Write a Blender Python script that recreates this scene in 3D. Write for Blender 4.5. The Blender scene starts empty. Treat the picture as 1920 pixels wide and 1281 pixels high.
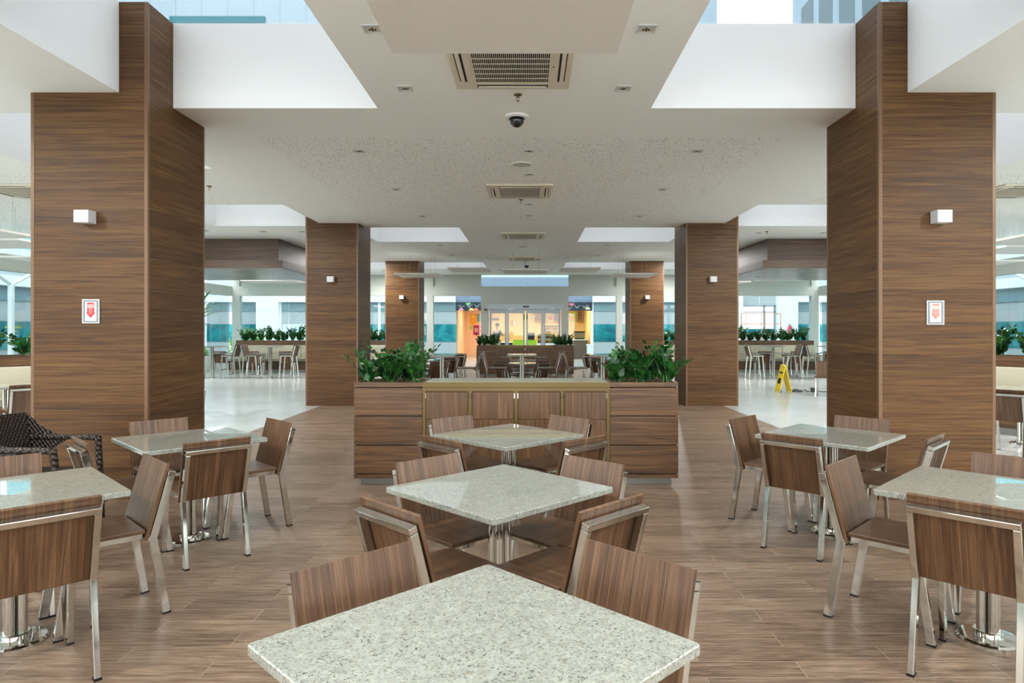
import bpy, bmesh, math, random
from mathutils import Vector, Matrix
PI = math.pi
random.seed(7)
sc = bpy.context.scene
COL = sc.collection

# ---------------------------------------------------------------- camera
cam_d = bpy.data.cameras.new('camera')
cam = bpy.data.objects.new('camera', cam_d); COL.objects.link(cam)
cam.location = (0, 0, 1.51); cam.rotation_euler = (PI/2, 0, 0)
cam_d.sensor_width = 36; cam_d.lens = 1250/1920*36
cam_d.shift_x = -(992-960)/1920; cam_d.shift_y = -(640.5-618)/1920
cam_d.clip_end = 300
sc.camera = cam
# ---------------------------------------------------------------- world, sun, exposure
w = bpy.data.worlds.new('sky'); sc.world = w; w.use_nodes = True
nt = w.node_tree; bg = nt.nodes['Background']
bg.inputs[1].default_value = 2.85
tc = nt.nodes.new('ShaderNodeTexCoord'); sp = nt.nodes.new('ShaderNodeSeparateXYZ')
rp = nt.nodes.new('ShaderNodeValToRGB')
rp.color_ramp.elements[0].position = 0.0; rp.color_ramp.elements[0].color = (1.0, .975, .94, 1)
rp.color_ramp.elements[1].position = 0.7; rp.color_ramp.elements[1].color = (.93, .96, 1.0, 1)
nt.links.new(tc.outputs['Generated'], sp.inputs[0]); nt.links.new(sp.outputs[2], rp.inputs[0])
nt.links.new(rp.outputs[0], bg.inputs[0])
sc.view_settings.view_transform = 'Standard'; sc.view_settings.look = 'None'
sc.view_settings.gamma = 1; sc.view_settings.use_curve_mapping = False
sc.view_settings.exposure = 1.36
sc.cycles.max_bounces = 10; sc.cycles.diffuse_bounces = 8; sc.cycles.glossy_bounces = 4
sc.cycles.transparent_max_bounces = 16
sc.cycles.sample_clamp_indirect = 12.0
sc.cycles.caustics_reflective = False; sc.cycles.caustics_refractive = False

AX = -0.14                 # symmetry axis of the hall
CEIL = 3.615; ROOF = 4.42
YW = 25.7                  # front glass wall
XL, XR, YB = -11.45, 11.17, -6.0

# ---------------------------------------------------------------- materials
def L(c):  # sRGB 0-255 to linear
    return tuple(((v/255)/12.92 if v/255 <= .04045 else ((v/255+.055)/1.055)**2.4) for v in c)+(1,)
def mat(name, color, rough=.5, metal=0, spec=.5, emit=None, es=0, coat=0):
    m = bpy.data.materials.new(name); m.use_nodes = True
    b = m.node_tree.nodes['Principled BSDF']
    b.inputs['Base Color'].default_value = L(color); b.inputs['Roughness'].default_value = rough
    b.inputs['Metallic'].default_value = metal; b.inputs['Specular IOR Level'].default_value = spec
    if coat: b.inputs['Coat Weight'].default_value = coat; b.inputs['Coat Roughness'].default_value = .1
    if emit: b.inputs['Emission Color'].default_value = L(emit); b.inputs['Emission Strength'].default_value = es
    return m
class NT:
    def __init__(s, m): s.t = m.node_tree; s.b = s.t.nodes['Principled BSDF']
    def n(s, typ, **kw):
        x = s.t.nodes.new(typ)
        for k, v in kw.items(): setattr(x, k, v)
        return x
    def l(s, a, b): s.t.links.new(a, b)
    def math(s, op, a, b=None):
        x = s.n('ShaderNodeMath', operation=op)
        for i, v in enumerate((a, b)):
            if v is None: continue
            if isinstance(v, (int, float)): x.inputs[i].default_value = v
            else: s.l(v, x.inputs[i])
        return x.outputs[0]
    def ramp(s, f, stops, interp='LINEAR'):
        x = s.n('ShaderNodeValToRGB'); cr = x.color_ramp; cr.interpolation = interp
        while len(cr.elements) < len(stops): cr.elements.new(.5)
        for e, (p, c) in zip(cr.elements, stops): e.position = p; e.color = c if len(c) == 4 else L(c)
        s.l(f, x.inputs[0]); return x.outputs[0]
    def mix(s, f, a, b, mode='MIX'):
        x = s.n('ShaderNodeMix', data_type='RGBA', blend_type=mode)
        for i, v in ((0, f), (6, a), (7, b)):
            if isinstance(v, (int, float)): x.inputs[i].default_value = v
            elif isinstance(v, tuple): x.inputs[i].default_value = v
            else: s.l(v, x.inputs[i])
        return x.outputs[2]
    def noise(s, v, scale=5, detail=4, rough=.6, dist=0):
        x = s.n('ShaderNodeTexNoise'); x.inputs['Scale'].default_value = scale
        x.inputs['Detail'].default_value = detail; x.inputs['Roughness'].default_value = rough
        x.inputs['Distortion'].default_value = dist; s.l(v, x.inputs['Vector']); return x.outputs[0]
    def comb(s, x, y, z):
        c = s.n('ShaderNodeCombineXYZ')
        for i, v in enumerate((x, y, z)):
            if isinstance(v, (int, float)): c.inputs[i].default_value = v
            else: s.l(v, c.inputs[i])
        return c.outputs[0]
    def coords(s):
        t = s.n('ShaderNodeTexCoord'); q = s.n('ShaderNodeSeparateXYZ'); s.l(t.outputs['Object'], q.inputs[0]); return q.outputs
    def rand(s): return s.n('ShaderNodeObjectInfo').outputs['Random']
    def bump(s, h, strength=.1, dist=.01):
        b = s.n('ShaderNodeBump'); b.inputs['Strength'].default_value = strength; b.inputs['Distance'].default_value = dist
        s.l(h, b.inputs['Height']); s.l(b.outputs[0], s.b.inputs['Normal'])

def wood(name, dark, mid, light, along='Z', board=None, rough=.38, gs=1.0, seam_dark=.45, spec=.5, holes=False, cf=1.0):
    """laminate: long streaks along one axis; optional boards of the given height across z"""
    m = mat(name, mid, rough, spec=spec); N = NT(m); x, y, z = N.coords(); r = N.rand()
    if along == 'Z': a, b, c = z, x, y
    elif along == 'Y': a, b, c = y, x, z
    elif along == 'X': a, b, c = x, z, y
    else: a, b, c = N.math('ADD', x, y), z, 0.0     # 'H': horizontal round a box
    if not isinstance(c, float) and cf != 1.0: c = N.math('MULTIPLY', c, cf)
    ro = N.math('MULTIPLY', r, 37.0)
    seam = None
    if board:
        idx = N.math('FLOOR', N.math('DIVIDE', z, board))
        wn = N.n('ShaderNodeTexWhiteNoise', noise_dimensions='1D'); N.l(N.math('ADD', idx, ro), wn.inputs['W'])
        ro = N.math('ADD', ro, N.math('MULTIPLY', wn.outputs['Value'], 53.0))
        fr = N.math('FRACT', N.math('DIVIDE', z, board))
        seam = N.math('LESS_THAN', fr, .018/ (board/.143) if board < .2 else .012)
    a2 = N.math('ADD', N.math('MULTIPLY', a, .75*gs), ro)
    v1 = N.comb(a2, N.math('MULTIPLY', b, 21*gs), N.math('MULTIPLY', c, 21*gs) if not isinstance(c, float) else ro)
    n1 = N.noise(v1, 1.5, 5, .62, .8)
    v2 = N.comb(N.math('MULTIPLY', a2, 2.4), N.math('MULTIPLY', b, 150*gs), N.math('MULTIPLY', c, 150*gs) if not isinstance(c, float) else ro)
    n2 = N.noise(v2, 1.0, 3, .6, .3)
    f = N.math('ADD', N.math('MULTIPLY', n1, .70), N.math('MULTIPLY', n2, .36))
    if board: f = N.math('ADD', f, N.math('MULTIPLY', N.math('SUBTRACT', wn.outputs['Value'], .5), .10))
    col = N.ramp(f, [(.36, dark), (.52, mid), (.68, light)])
    if seam is not None:
        col = N.mix(N.math('MULTIPLY', seam, 1-seam_dark), col, L((40, 28, 20)))
    if holes:   # fine acoustic perforation
        q = N.n('ShaderNodeTexVoronoi'); q.inputs['Scale'].default_value = 1; q.inputs['Randomness'].default_value = 0
        N.l(N.comb(N.math('MULTIPLY', N.math('ADD', x, y), 62), N.math('MULTIPLY', z, 62), 0.5), q.inputs['Vector'])
        h = N.math('LESS_THAN', q.outputs['Distance'], .19)
        col = N.mix(N.math('MULTIPLY', h, .38), col, L((38, 26, 18)))
    N.l(col, N.b.inputs['Base Color'])
    N.l(N.math('ADD', N.math('MULTIPLY', n2, .12), rough-.06), N.b.inputs['Roughness'])
    N.bump(n2, .05, .002)
    return m

M = {}
M['pillar'] = wood('pillar_laminate', (58, 37, 18), (86, 57, 28), (110, 79, 44), 'H', .1435, .46, 1.25, .55, spec=.3, holes=True)
M['cabinet_h'] = wood('walnut_horizontal', (54, 36, 22), (88, 62, 39), (118, 88, 58), 'X', None, .38, 1.0)
M['cabinet_v'] = wood('walnut_vertical', (54, 36, 22), (88, 62, 39), (118, 88, 58), 'Z', None, .38, 1.0)
M['chair_back'] = wood('chair_walnut', (54, 36, 24), (90, 64, 43), (120, 91, 65), 'Z', None, .34, 1.5, cf=.02)
M['chair_seat'] = wood('chair_walnut_seat', (54, 38, 26), (84, 61, 42), (110, 84, 60), 'Y', None, .34, 1.3, cf=.02)
M['canopy'] = wood('canopy_laminate', (54, 38, 25), (78, 57, 38), (98, 75, 53), 'H', None, .5, .8)
M['canopy_under'] = wood('canopy_soffit', (84, 70, 58), (112, 96, 80), (136, 120, 102), 'X', None, .28, .8)
M['trim'] = mat('bronze_trim', (112, 84, 60), .35, .2)
M['olive'] = mat('olive_bronze_frame', (106, 88, 52), .35, .5)
M['white'] = mat('white_paint', (238, 239, 238), .6)
M['wallwhite'] = mat('wall_paint', (200, 205, 197), .6)
M['panelwhite'] = mat('acoustic_panel', (232, 231, 226), .8)
M['plastic'] = mat('ivory_plastic', (222, 214, 196), .4)
M['black'] = mat('black_plastic', (22, 22, 24), .25)
M['void'] = mat('dark_void', (28, 26, 30), .8)
M['grey'] = mat('grey_metal', (150, 158, 162), .4, .6)
M['brass'] = mat('sprinkler_brass', (130, 118, 84), .3, .9)
M['chrome'] = mat('chrome', (206, 205, 198), .09, 1.0)
M['kick'] = mat('kick_plate', (150, 152, 148), .3, .7)
M['cushion'] = mat('beige_leatherette', (172, 168, 148), .45)
M['soil'] = mat('bark_mulch', (84, 54, 36), .95)
M['yellow'] = mat('yellow_plastic', (232, 206, 30), .4)
M['blue'] = mat('blue_plastic', (20, 80, 150), .4)
M['red'] = mat('red_paint', (214, 28, 40), .4)
M['signsilver'] = mat('sign_silver', (128, 136, 146), .4)
M['signwhite'] = mat('sign_white', (204, 207, 209), .4)
M['palered'] = mat('faded_red', (238, 130, 118), .4)
M['salmon'] = mat('salmon', (246, 196, 170), .5)
M['alu'] = mat('anodised_door_frame', (178, 190, 196), .35, .4)
M['cable'] = mat('cable_black', (60, 62, 66), .5)

def granite():
    m = mat('granite', (190, 196, 182), .3, spec=.3); N = NT(m)
    t = N.n('ShaderNodeTexCoord'); v = t.outputs['Object']
    ad = N.n('ShaderNodeVectorMath', operation='ADD'); N.l(v, ad.inputs[0])
    N.l(N.comb(N.math('MULTIPLY', N.rand(), 19.0), 0.0, 0.0), ad.inputs[1]); v = ad.outputs[0]
    base = N.ramp(N.noise(v, 38, 4, .6), [(.3, (134, 139, 131)), (.5, (150, 156, 147)), (.7, (164, 170, 161))])
    sp_ = N.noise(v, 100, 3, .7); clump = N.noise(v, 16, 2, .5)
    col = N.mix(N.ramp(sp_, [(.53, (0, 0, 0)), (.62, (235, 235, 235))]), base, L((104, 106, 94)))
    sp2 = N.noise(v, 150, 2, .55)
    k = N.math('MULTIPLY', N.ramp(sp2, [(.60, (0, 0, 0)), (.645, (255, 255, 255))]), N.ramp(clump, [(.38, (120, 120, 120)), (.58, (255, 255, 255))]))
    col = N.mix(k, col, L((22, 28, 26)))
    sp3 = N.noise(v, 75, 2, .6)
    col = N.mix(N.ramp(sp3, [(.60, (0, 0, 0)), (.70, (190, 190, 190))]), col, L((140, 130, 104)))
    N.l(col, N.b.inputs['Base Color'])
    return m
M['granite'] = granite()
_b = M['granite'].node_tree.nodes['Principled BSDF']; _b.inputs['Coat Weight'].default_value = 1; _b.inputs['Coat Roughness'].default_value = .012; _b.inputs['Coat IOR'].default_value = 1.65

def wood_floor():
    m = mat('wood_look_tile', (150, 118, 98), .42, spec=.45); N = NT(m); x, y, z = N.coords()
    br = N.n('ShaderNodeTexBrick'); br.offset = .5; br.offset_frequency = 2; br.squash = 1
    br.inputs['Scale'].default_value = 1; br.inputs['Brick Width'].default_value = .88
    br.inputs['Row Height'].default_value = .1412; br.inputs['Mortar Size'].default_value = .0022
    br.inputs['Mortar Smooth'].default_value = .2; br.inputs['Bias'].default_value = 0
    br.inputs['Color1'].default_value = (0, 0, 0, 1); br.inputs['Color2'].default_value = (1, 1, 1, 1)
    N.l(N.comb(N.math('ADD', x, 1.87+.88*20), N.math('ADD', y, -4.02+.1412*300), 0.0), br.inputs['Vector'])
    rnd = br.outputs['Color']; s = N.n('ShaderNodeSeparateColor'); N.l(rnd, s.inputs[0]); rv = s.outputs[0]
    a2 = N.math('ADD', N.math('MULTIPLY', x, 1.3), N.math('MULTIPLY', rv, 41.0))
    n1 = N.noise(N.comb(N.math('MULTIPLY', a2, 1.7), N.math('MULTIPLY', y, 34), N.math('MULTIPLY', rv, 11)), 1.6, 7, .74, .9)
    n2 = N.noise(N.comb(N.math('MULTIPLY', a2, 4), N.math('MULTIPLY', y, 130), 0.0), 1.0, 4, .65, .4)
    f = N.math('ADD', N.math('ADD', N.math('MULTIPLY', n1, .62), N.math('MULTIPLY', n2, .42)), N.math('MULTIPLY', N.math('SUBTRACT', rv, .5), .07))
    col = N.ramp(f, [(.36, (64, 50, 38)), (.46, (102, 83, 67)), (.55, (131, 110, 92)), (.68, (162, 140, 119))])
    col = N.mix(N.math('MULTIPLY', br.outputs['Fac'], .45), col, L((190, 172, 150)))
    N.l(col, N.b.inputs['Base Color'])
    N.l(N.math('ADD', N.math('MULTIPLY', n2, .16), .30), N.b.inputs['Roughness'])
    N.bump(n2, .12, .002)
    return m
M['wfloor'] = wood_floor()
def tile_floor():
    m = mat('pale_tile', (180, 183, 178), .22, spec=.5); N = NT(m); x, y, z = N.coords()
    br = N.n('ShaderNodeTexBrick'); br.offset = 0
    br.inputs['Scale'].default_value = 1; br.inputs['Brick Width'].default_value = 1.2
    br.inputs['Row Height'].default_value = 1.2; br.inputs['Mortar Size'].default_value = .002
    br.inputs['Color1'].default_value = (0, 0, 0, 1); br.inputs['Color2'].default_value = (1, 1, 1, 1)
    N.l(N.comb(N.math('ADD', x, 60), N.math('ADD', y, 60), 0.0), br.inputs['Vector'])
    n = N.noise(N.comb(x, y, 0.0), .9, 5, .6)
    col = N.ramp(n, [(.3, (168, 170, 167)), (.7, (180, 182, 179))])
    col = N.mix(N.math('MULTIPLY', br.outputs['Fac'], .35), col, L((150, 150, 146)))
    N.l(col, N.b.inputs['Base Color'])
    return m
M['tile'] = tile_floor()

PERF = [(-2.99, 2.77, 7.31, 12.95), (-10.35, -4.9, 9.0, 12.95), (4.6, 10.0, 9.0, 12.95), (-2.99, 2.77, 16.2, 20.3),
        (-2.99, 2.77, -5.5, 1.6), (-10.35, -4.9, 16.4, 20.3), (4.6, 10.0, 16.4, 20.3), (-10.35, -4.9, 1.6, 5.5), (4.6, 10.0, 1.6, 5.5)]
def ceiling_mat():
    m = mat('ceiling_plaster', (248, 249, 246), .8, spec=.2); N = NT(m); x, y, z = N.coords()
    v = N.n('ShaderNodeTexVoronoi'); v.inputs['Scale'].default_value = 1; v.inputs['Randomness'].default_value = .8
    N.l(N.comb(N.math('MULTIPLY', x, 27), N.math('MULTIPLY', y, 27), 0.5), v.inputs['Vector'])
    c = N.n('ShaderNodeSeparateColor'); N.l(v.outputs['Color'], c.inputs[0])
    rad = N.math('ADD', N.math('MULTIPLY', c.outputs[0], .10), .12)
    hole = N.math('LESS_THAN', v.outputs['Distance'], rad)
    inside = None
    for x0, x1, y0, y1 in PERF:
        k = N.math('MULTIPLY', N.math('MULTIPLY', N.math('GREATER_THAN', x, x0), N.math('LESS_THAN', x, x1)),
                   N.math('MULTIPLY', N.math('GREATER_THAN', y, y0), N.math('LESS_THAN', y, y1)))
        inside = k if inside is None else N.math('MAXIMUM', inside, k)
    hole = N.math('MULTIPLY', hole, inside)
    N.l(N.mix(hole, L((248, 249, 246)), L((96, 88, 76))), N.b.inputs['Base Color'])
    return m
M['ceiling'] = ceiling_mat()

def glass(name, tint, refl=.10):
    m = bpy.data.materials.new(name); m.use_nodes = True; t = m.node_tree; t.nodes.clear()
    o = t.nodes.new('ShaderNodeOutputMaterial'); a = t.nodes.new('ShaderNodeBsdfTransparent')
    g = t.nodes.new('ShaderNodeBsdfGlossy'); g.inputs['Roughness'].default_value = .01
    a.inputs[0].default_value = tint; mx = t.nodes.new('ShaderNodeMixShader')
    f = t.nodes.new('ShaderNodeLayerWeight'); f.inputs[0].default_value = .5
    p = t.nodes.new('ShaderNodeMath'); p.operation = 'POWER'; p.inputs[1].default_value = 5
    k = t.nodes.new('ShaderNodeMath'); k.operation = 'MULTIPLY_ADD'; k.inputs[1].default_value = .55; k.inputs[2].default_value = .04
    t.links.new(f.outputs['Facing'], p.inputs[0]); t.links.new(p.outputs[0], k.inputs[0]); t.links.new(k.outputs[0], mx.inputs[0])
    t.links.new(a.outputs[0], mx.inputs[1]); t.links.new(g.outputs[0], mx.inputs[2])
    t.links.new(mx.outputs[0], o.inputs[0]); return m
M['glass'] = glass('clear_glass', (.60, .67, .68, 1))
M['skyglass'] = glass('skylight_glass', (.46, .473, .482, 1))

def leafmat(name, c1, c2):
    m = mat(name, c1, .3, spec=.5); N = NT(m)
    t = N.n('ShaderNodeTexCoord')
    n = N.noise(t.outputs['Object'], 9, 2, .5)
    N.l(N.ramp(n, [(.38, c1), (.64, c2)]), N.b.inputs['Base Color']); return m
M['leaf'] = leafmat('zz_leaf', (12, 48, 24), (42, 108, 40))
M['stem'] = mat('green_stem', (70, 104, 48), .4)
M['bush'] = leafmat('bush_leaf', (70, 120, 50), (140, 180, 90))
M['yucca'] = leafmat('yucca_leaf', (40, 80, 40), (96, 134, 70))

def wicker():
    m = mat('dark_wicker', (52, 40, 34), .42); N = NT(m); x, y, z = N.coords()
    s1 = N.math('SINE', N.math('MULTIPLY', N.math('ADD', x, y), 170)); s2 = N.math('SINE', N.math('MULTIPLY', N.math('ADD', z, N.math('MULTIPLY', y, .4)), 150))
    p = N.math('MULTIPLY', s1, s2)
    N.l(N.ramp(p, [(0.0, (22, 16, 14)), (.35, (54, 42, 35)), (.9, (84, 68, 56))]), N.b.inputs['Base Color'])
    N.bump(p, .7, .006); return m
M['wicker'] = wicker()
def teal():
    m = mat('teal_print', (24, 120, 126), .3); N = NT(m)
    t = N.n('ShaderNodeTexCoord'); n = N.noise(t.outputs['Object'], 1.1, 6, .65, 1.0)
    N.l(N.ramp(n, [(.3, (8, 76, 88)), (.5, (24, 122, 130)), (.7, (70, 170, 172))]), N.b.inputs['Base Color']); return m
M['teal'] = teal()
M['tealglass'] = mat('teal_window', (60, 140, 150), .1)
M['bluepanel'] = mat('blue_grey_panel', (128, 150, 156), .5)
M['palepanel'] = mat('pale_panel', (176, 180, 182), .5)
M['tower'] = None
def tower():
    m = mat('tower_cladding', (196, 220, 232), .5); N = NT(m); x, y, z = N.coords()
    fx = N.math('LESS_THAN', N.math('FRACT', N.math('DIVIDE', N.math('ADD', x, y), 1.72)), .035)
    N.l(N.mix(N.math('MULTIPLY', fx, .6), L((190, 214, 226)), L((140, 166, 184))), N.b.inputs['Base Color']); return m
M['tower'] = tower()

# ---------------------------------------------------------------- mesh helpers
class MB:
    def __init__(s): s.bm = bmesh.new(); s.mi = 0
    def _f(s, vs):
        try: f = s.bm.faces.new(vs); f.material_index = s.mi; return f
        except ValueError: return None
    def box(s, x0, x1, y0, y1, z0, z1, bev=0, M4=None):
        before = set(s.bm.faces)
        v = [s.bm.verts.new(p) for p in ((x0,y0,z0),(x1,y0,z0),(x1,y1,z0),(x0,y1,z0),(x0,y0,z1),(x1,y0,z1),(x1,y1,z1),(x0,y1,z1))]
        if M4 is not None:
            for q in v: q.co = M4 @ q.co
        fs = [s._f([v[i] for i in f]) for f in ((3,2,1,0),(4,5,6,7),(0,1,5,4),(1,2,6,5),(2,3,7,6),(3,0,4,7))]
        if bev:
            ed = list({e for f in fs for e in f.edges})
            bmesh.ops.bevel(s.bm, geom=ed, offset=bev, segments=2, affect='EDGES', profile=.5)
        return s
    def bar(s, p0, p1, wx, d, xdir=(1,0,0), bev=.0):
        """rectangular tube from p0 to p1; wx wide along xdir, d the other way"""
        p0, p1 = Vector(p0), Vector(p1); u = (p1-p0); ln = u.length; u.normalize()
        X = Vector(xdir); X = (X-u*X.dot(u)).normalized(); Y = u.cross(X)
        m = Matrix(((X.x,Y.x,u.x,p0.x),(X.y,Y.y,u.y,p0.y),(X.z,Y.z,u.z,p0.z),(0,0,0,1)))
        return s.box(-wx/2, wx/2, -d/2, d/2, 0, ln, bev, m)
    def tube(s, pts, r, n=10, cap=True):
        pts = [Vector(p) for p in pts]; rings = []
        for i, p in enumerate(pts):
            rr = r[i] if isinstance(r, (list, tuple)) else r
            t = (pts[min(i+1, len(pts)-1)]-pts[max(i-1, 0)]).normalized()
            a = Vector((0,0,1)) if abs(t.z) < .9 else Vector((1,0,0))
            X = t.cross(a).normalized(); Y = X.cross(t)
            rings.append([s.bm.verts.new(p+X*rr*math.cos(2*PI*k/n)+Y*rr*math.sin(2*PI*k/n)) for k in range(n)])
        for a, b in zip(rings, rings[1:]):
            for k in range(n): s._f([a[k], a[(k+1)%n], b[(k+1)%n], b[k]])
        if cap: s._f(rings[0][::-1]); s._f(rings[-1])
        return s
    def lathe(s, prof, n=32, c=(0,0,0)):
        rings = []
        for r, z in prof:
            if r < 1e-6: rings.append([s.bm.verts.new((c[0], c[1], c[2]+z))]); continue
            rings.append([s.bm.verts.new((c[0]+r*math.cos(2*PI*k/n), c[1]+r*math.sin(2*PI*k/n), c[2]+z)) for k in range(n)])
        for a, b in zip(rings, rings[1:]):
            for k in range(n):
                q = [a[k%len(a)], a[(k+1)%len(a)], b[(k+1)%len(b)], b[k%len(b)]]
                u = []
                for v in q:
                    if v not in u: u.append(v)
                if len(u) > 2: s._f(u)
        return s
    def prism(s, poly, z0, z1, M4=None):
        a = [s.bm.verts.new((x, y, z0)) for x, y in poly]; b = [s.bm.verts.new((x, y, z1)) for x, y in poly]
        if M4 is not None:
            for q in a+b: q.co = M4 @ q.co
        n = len(poly); s._f(a[::-1]); s._f(b)
        for k in range(n): s._f([a[k], a[(k+1)%n], b[(k+1)%n], b[k]])
        return s
    def xf(s, m):
        bmesh.ops.transform(s.bm, matrix=m, verts=s.bm.verts[:]); return s
    def build(s, name, mats, parent=None, smooth=False, recalc=True):
        if recalc: bmesh.ops.recalc_face_normals(s.bm, faces=s.bm.faces[:])
        me = bpy.data.meshes.new(name); s.bm.to_mesh(me); s.bm.free()
        for m in (mats if isinstance(mats, (list, tuple)) else [mats]): me.materials.append(m)
        if smooth:
            me.shade_smooth()
            me.set_sharp_from_angle(angle=math.radians(38))
        o = bpy.data.objects.new(name, me); COL.objects.link(o)
        if parent is not None: o.parent = parent
        return o
def tag(o, label, cat, group=None, kind=None):
    if label: o['label'] = label
    if cat: o['category'] = cat
    if group: o['group'] = group
    if kind: o['kind'] = kind
    return o
def thing(name, label, cat, loc=(0,0,0), rz=0, group=None, kind=None):
    o = bpy.data.objects.new(name, None); o.empty_display_size = .1; COL.objects.link(o)
    o.location = loc; o.rotation_euler = (0, 0, rz); return tag(o, label, cat, group, kind)
def struct(name, mb, m, label=None, parent=None, smooth=False):
    o = mb.build(name, m, parent, smooth)
    if parent is None: o['kind'] = 'structure'; o['label'] = label or name.replace('_', ' ')
    return o
def copy_tree(o, parent=None):
    c = o.copy(); COL.objects.link(c)
    if parent is not None: c.parent = parent
    for ch in [q for q in KIDS.get(o.name, [])]:
        copy_tree(ch, c)
    return c
KIDS = {}
def index_kids():
    KIDS.clear()
    for q in bpy.data.objects:
        if q.parent: KIDS.setdefault(q.parent.name, []).append(q)
def text_mesh(name, body, size, m, parent, M4, ext=.0006, align='CENTER', bold=0.0):
    cu = bpy.data.curves.new(name, 'FONT'); cu.body = body; cu.size = size; cu.align_x = align; cu.align_y = 'CENTER'
    cu.extrude = ext; cu.offset = bold
    o = bpy.data.objects.new(name, cu); COL.objects.link(o)
    dg = bpy.context.evaluated_depsgraph_get(); me = bpy.data.meshes.new_from_object(o.evaluated_get(dg))
    bpy.data.objects.remove(o); me.materials.clear(); me.materials.append(m); me.transform(M4)
    o = bpy.data.objects.new(name, me); COL.objects.link(o); o.parent = parent; return o
FACE_CAM = Matrix.Rotation(PI/2, 4, 'X')      # text in xz plane seen from -y
def MF(x, y, z): return Matrix.Translation((x, y, z)) @ FACE_CAM

# ================================================================ SETTING
# floor: a wood-look zone down the middle, pale tile left and right
fx0, fx1 = AX-3.98, AX+3.98
b = MB(); b.box(fx0, fx1, YB, YW, -.1, 0); struct('floor', b, M['wfloor'], 'wood-look plank tile floor of the middle aisle')
b = MB(); b.box(XL, fx0, YB, YW, -.1, 0); struct('floor_left', b, M['tile'], 'pale grey polished floor on the left')
b = MB(); b.box(fx1, XR, YB, YW, -.1, 0); struct('floor_right', b, M['tile'], 'pale grey polished floor on the right')

PIL_Y = [5.917, 13.19, 20.49]; PW = 1.04
PIL_XL, PIL_XR = AX-3.245-PW, AX+3.245
inn = [(AX-3.5, AX-1.3), (AX+1.3, AX+3.5)]; out = [(AX-6.22, AX-4.01), (AX+4.01, AX+6.22)]
SKY = []
for (a0, a1), (o0, o1) in zip(inn, out):
    SKY += [(a0, a1, 4.1, 6.34), (o0, o1, 6.48, 8.72), (o0, o1, 11.24, 13.55), (a0, a1, 13.75, 16.0),
            (a0, a1, 20.88, 23.25), (o0, o1, 20.88, 23.25), (a0, a1, -.8, 1.45), (o0, o1, -3.3, -1.0)]
HOLES = list(SKY)
for py in PIL_Y:
    for px in (PIL_XL, PIL_XR): HOLES.append((px, px+PW, py, py+PW))
xs = sorted({round(v, 4) for h in HOLES for v in h[:2]} | {XL, XR}); ys = sorted({round(v, 4) for h in HOLES for v in h[2:]} | {YB, YW+.14})
def solid(i, j):
    if not (0 <= i < len(xs)-1 and 0 <= j < len(ys)-1): return False
    cx, cy = (xs[i]+xs[i+1])/2, (ys[j]+ys[j+1])/2
    return not any(h[0] < cx < h[1] and h[2] < cy < h[3] for h in HOLES)
b = MB(); V = {}
def gv(i, j, k):
    if (i, j, k) not in V: V[i, j, k] = b.bm.verts.new((xs[i], ys[j], (CEIL, ROOF)[k]))
    return V[i, j, k]
for i in range(len(xs)-1):
    for j in range(len(ys)-1):
        if not solid(i, j): continue
        b.mi = 0; b._f([gv(i,j,0), gv(i,j+1,0), gv(i+1,j+1,0), gv(i+1,j,0)])
        b.mi = 1; b._f([gv(i,j,1), gv(i+1,j,1), gv(i+1,j+1,1), gv(i,j+1,1)])
        for di, dj, (p, q) in ((-1,0,((i,j),(i,j+1))), (1,0,((i+1,j+1),(i+1,j))), (0,-1,((i+1,j),(i,j))), (0,1,((i,j+1),(i+1,j+1)))):
            if not solid(i+di, j+dj): b._f([gv(*q,0), gv(*p,0), gv(*p,1), gv(*q,1)])
struct('ceiling', b, [M['ceiling'], M['white']], 'white plaster ceiling with deep skylight wells and perforated fields')
n = 1
for x0, x1, y0, y1 in SKY:
    g = MB(); g.box(x0-.02, x1+.02, y0-.02, y1+.02, ROOF+.002, ROOF+.012)
    struct('window_%d' % n, g, M['skyglass'], 'skylight glass over a ceiling well'); n += 1

# front wall with glass bays, beam, clerestory, door
YF = YW
b = MB()
b.box(XL, XR, YF, YF+.25, 2.81, 3.17)                                    # beam
for x0, x1 in ((-3.95, -3.70), (3.37, 3.60), (XL, XL+.28), (XR-.28, XR)): b.box(x0, x1, YF+.001, YF+.249, 0, CEIL)
for x0, x1 in ((-1.85, -1.55), (1.24, 1.52)): b.box(x0, x1, YF+.001, YF+.25, 0, 2.81)
b.box(-1.55, 1.24, YF+.001, YF+.25, 2.48, 2.81)
b.box(XL, -1.85, YF+.10, YF+.14, 3.17, CEIL); b.box(1.52, XR, YF+.10, YF+.14, 3.17, CEIL)
b.box(-7.1, -6.95, YF+.05, YF+.2, 0, 2.81)
b.box(6.75, 6.9, YF+.05, YF+.2, 0, 2.81)
struct('wall_front', b, M['wallwhite'], 'off-white front wall with beam, posts and doorway')
b = MB(); b.box(-1.85, 1.52, YF+.1, YF+.11, 3.17, CEIL); struct('window_%d' % n, b, M['glass'], 'clerestory glass above the door'); n += 1
for x0, x1 in ((XL+.28, -9.3), (-9.29, -7.1), (-6.95, -5.5), (-5.49, -3.95), (-3.70, -1.85), (1.52, 3.37), (3.60, 5.2), (5.21, 6.75), (6.9, 8.9), (8.91, XR-.28)):
    b = MB(); b.box(x0, x1, YF+.1, YF+.112, 0, 2.81); struct('window_%d' % n, b, M['glass'], 'full-height clear glass pane of the front wall'); n += 1
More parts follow.
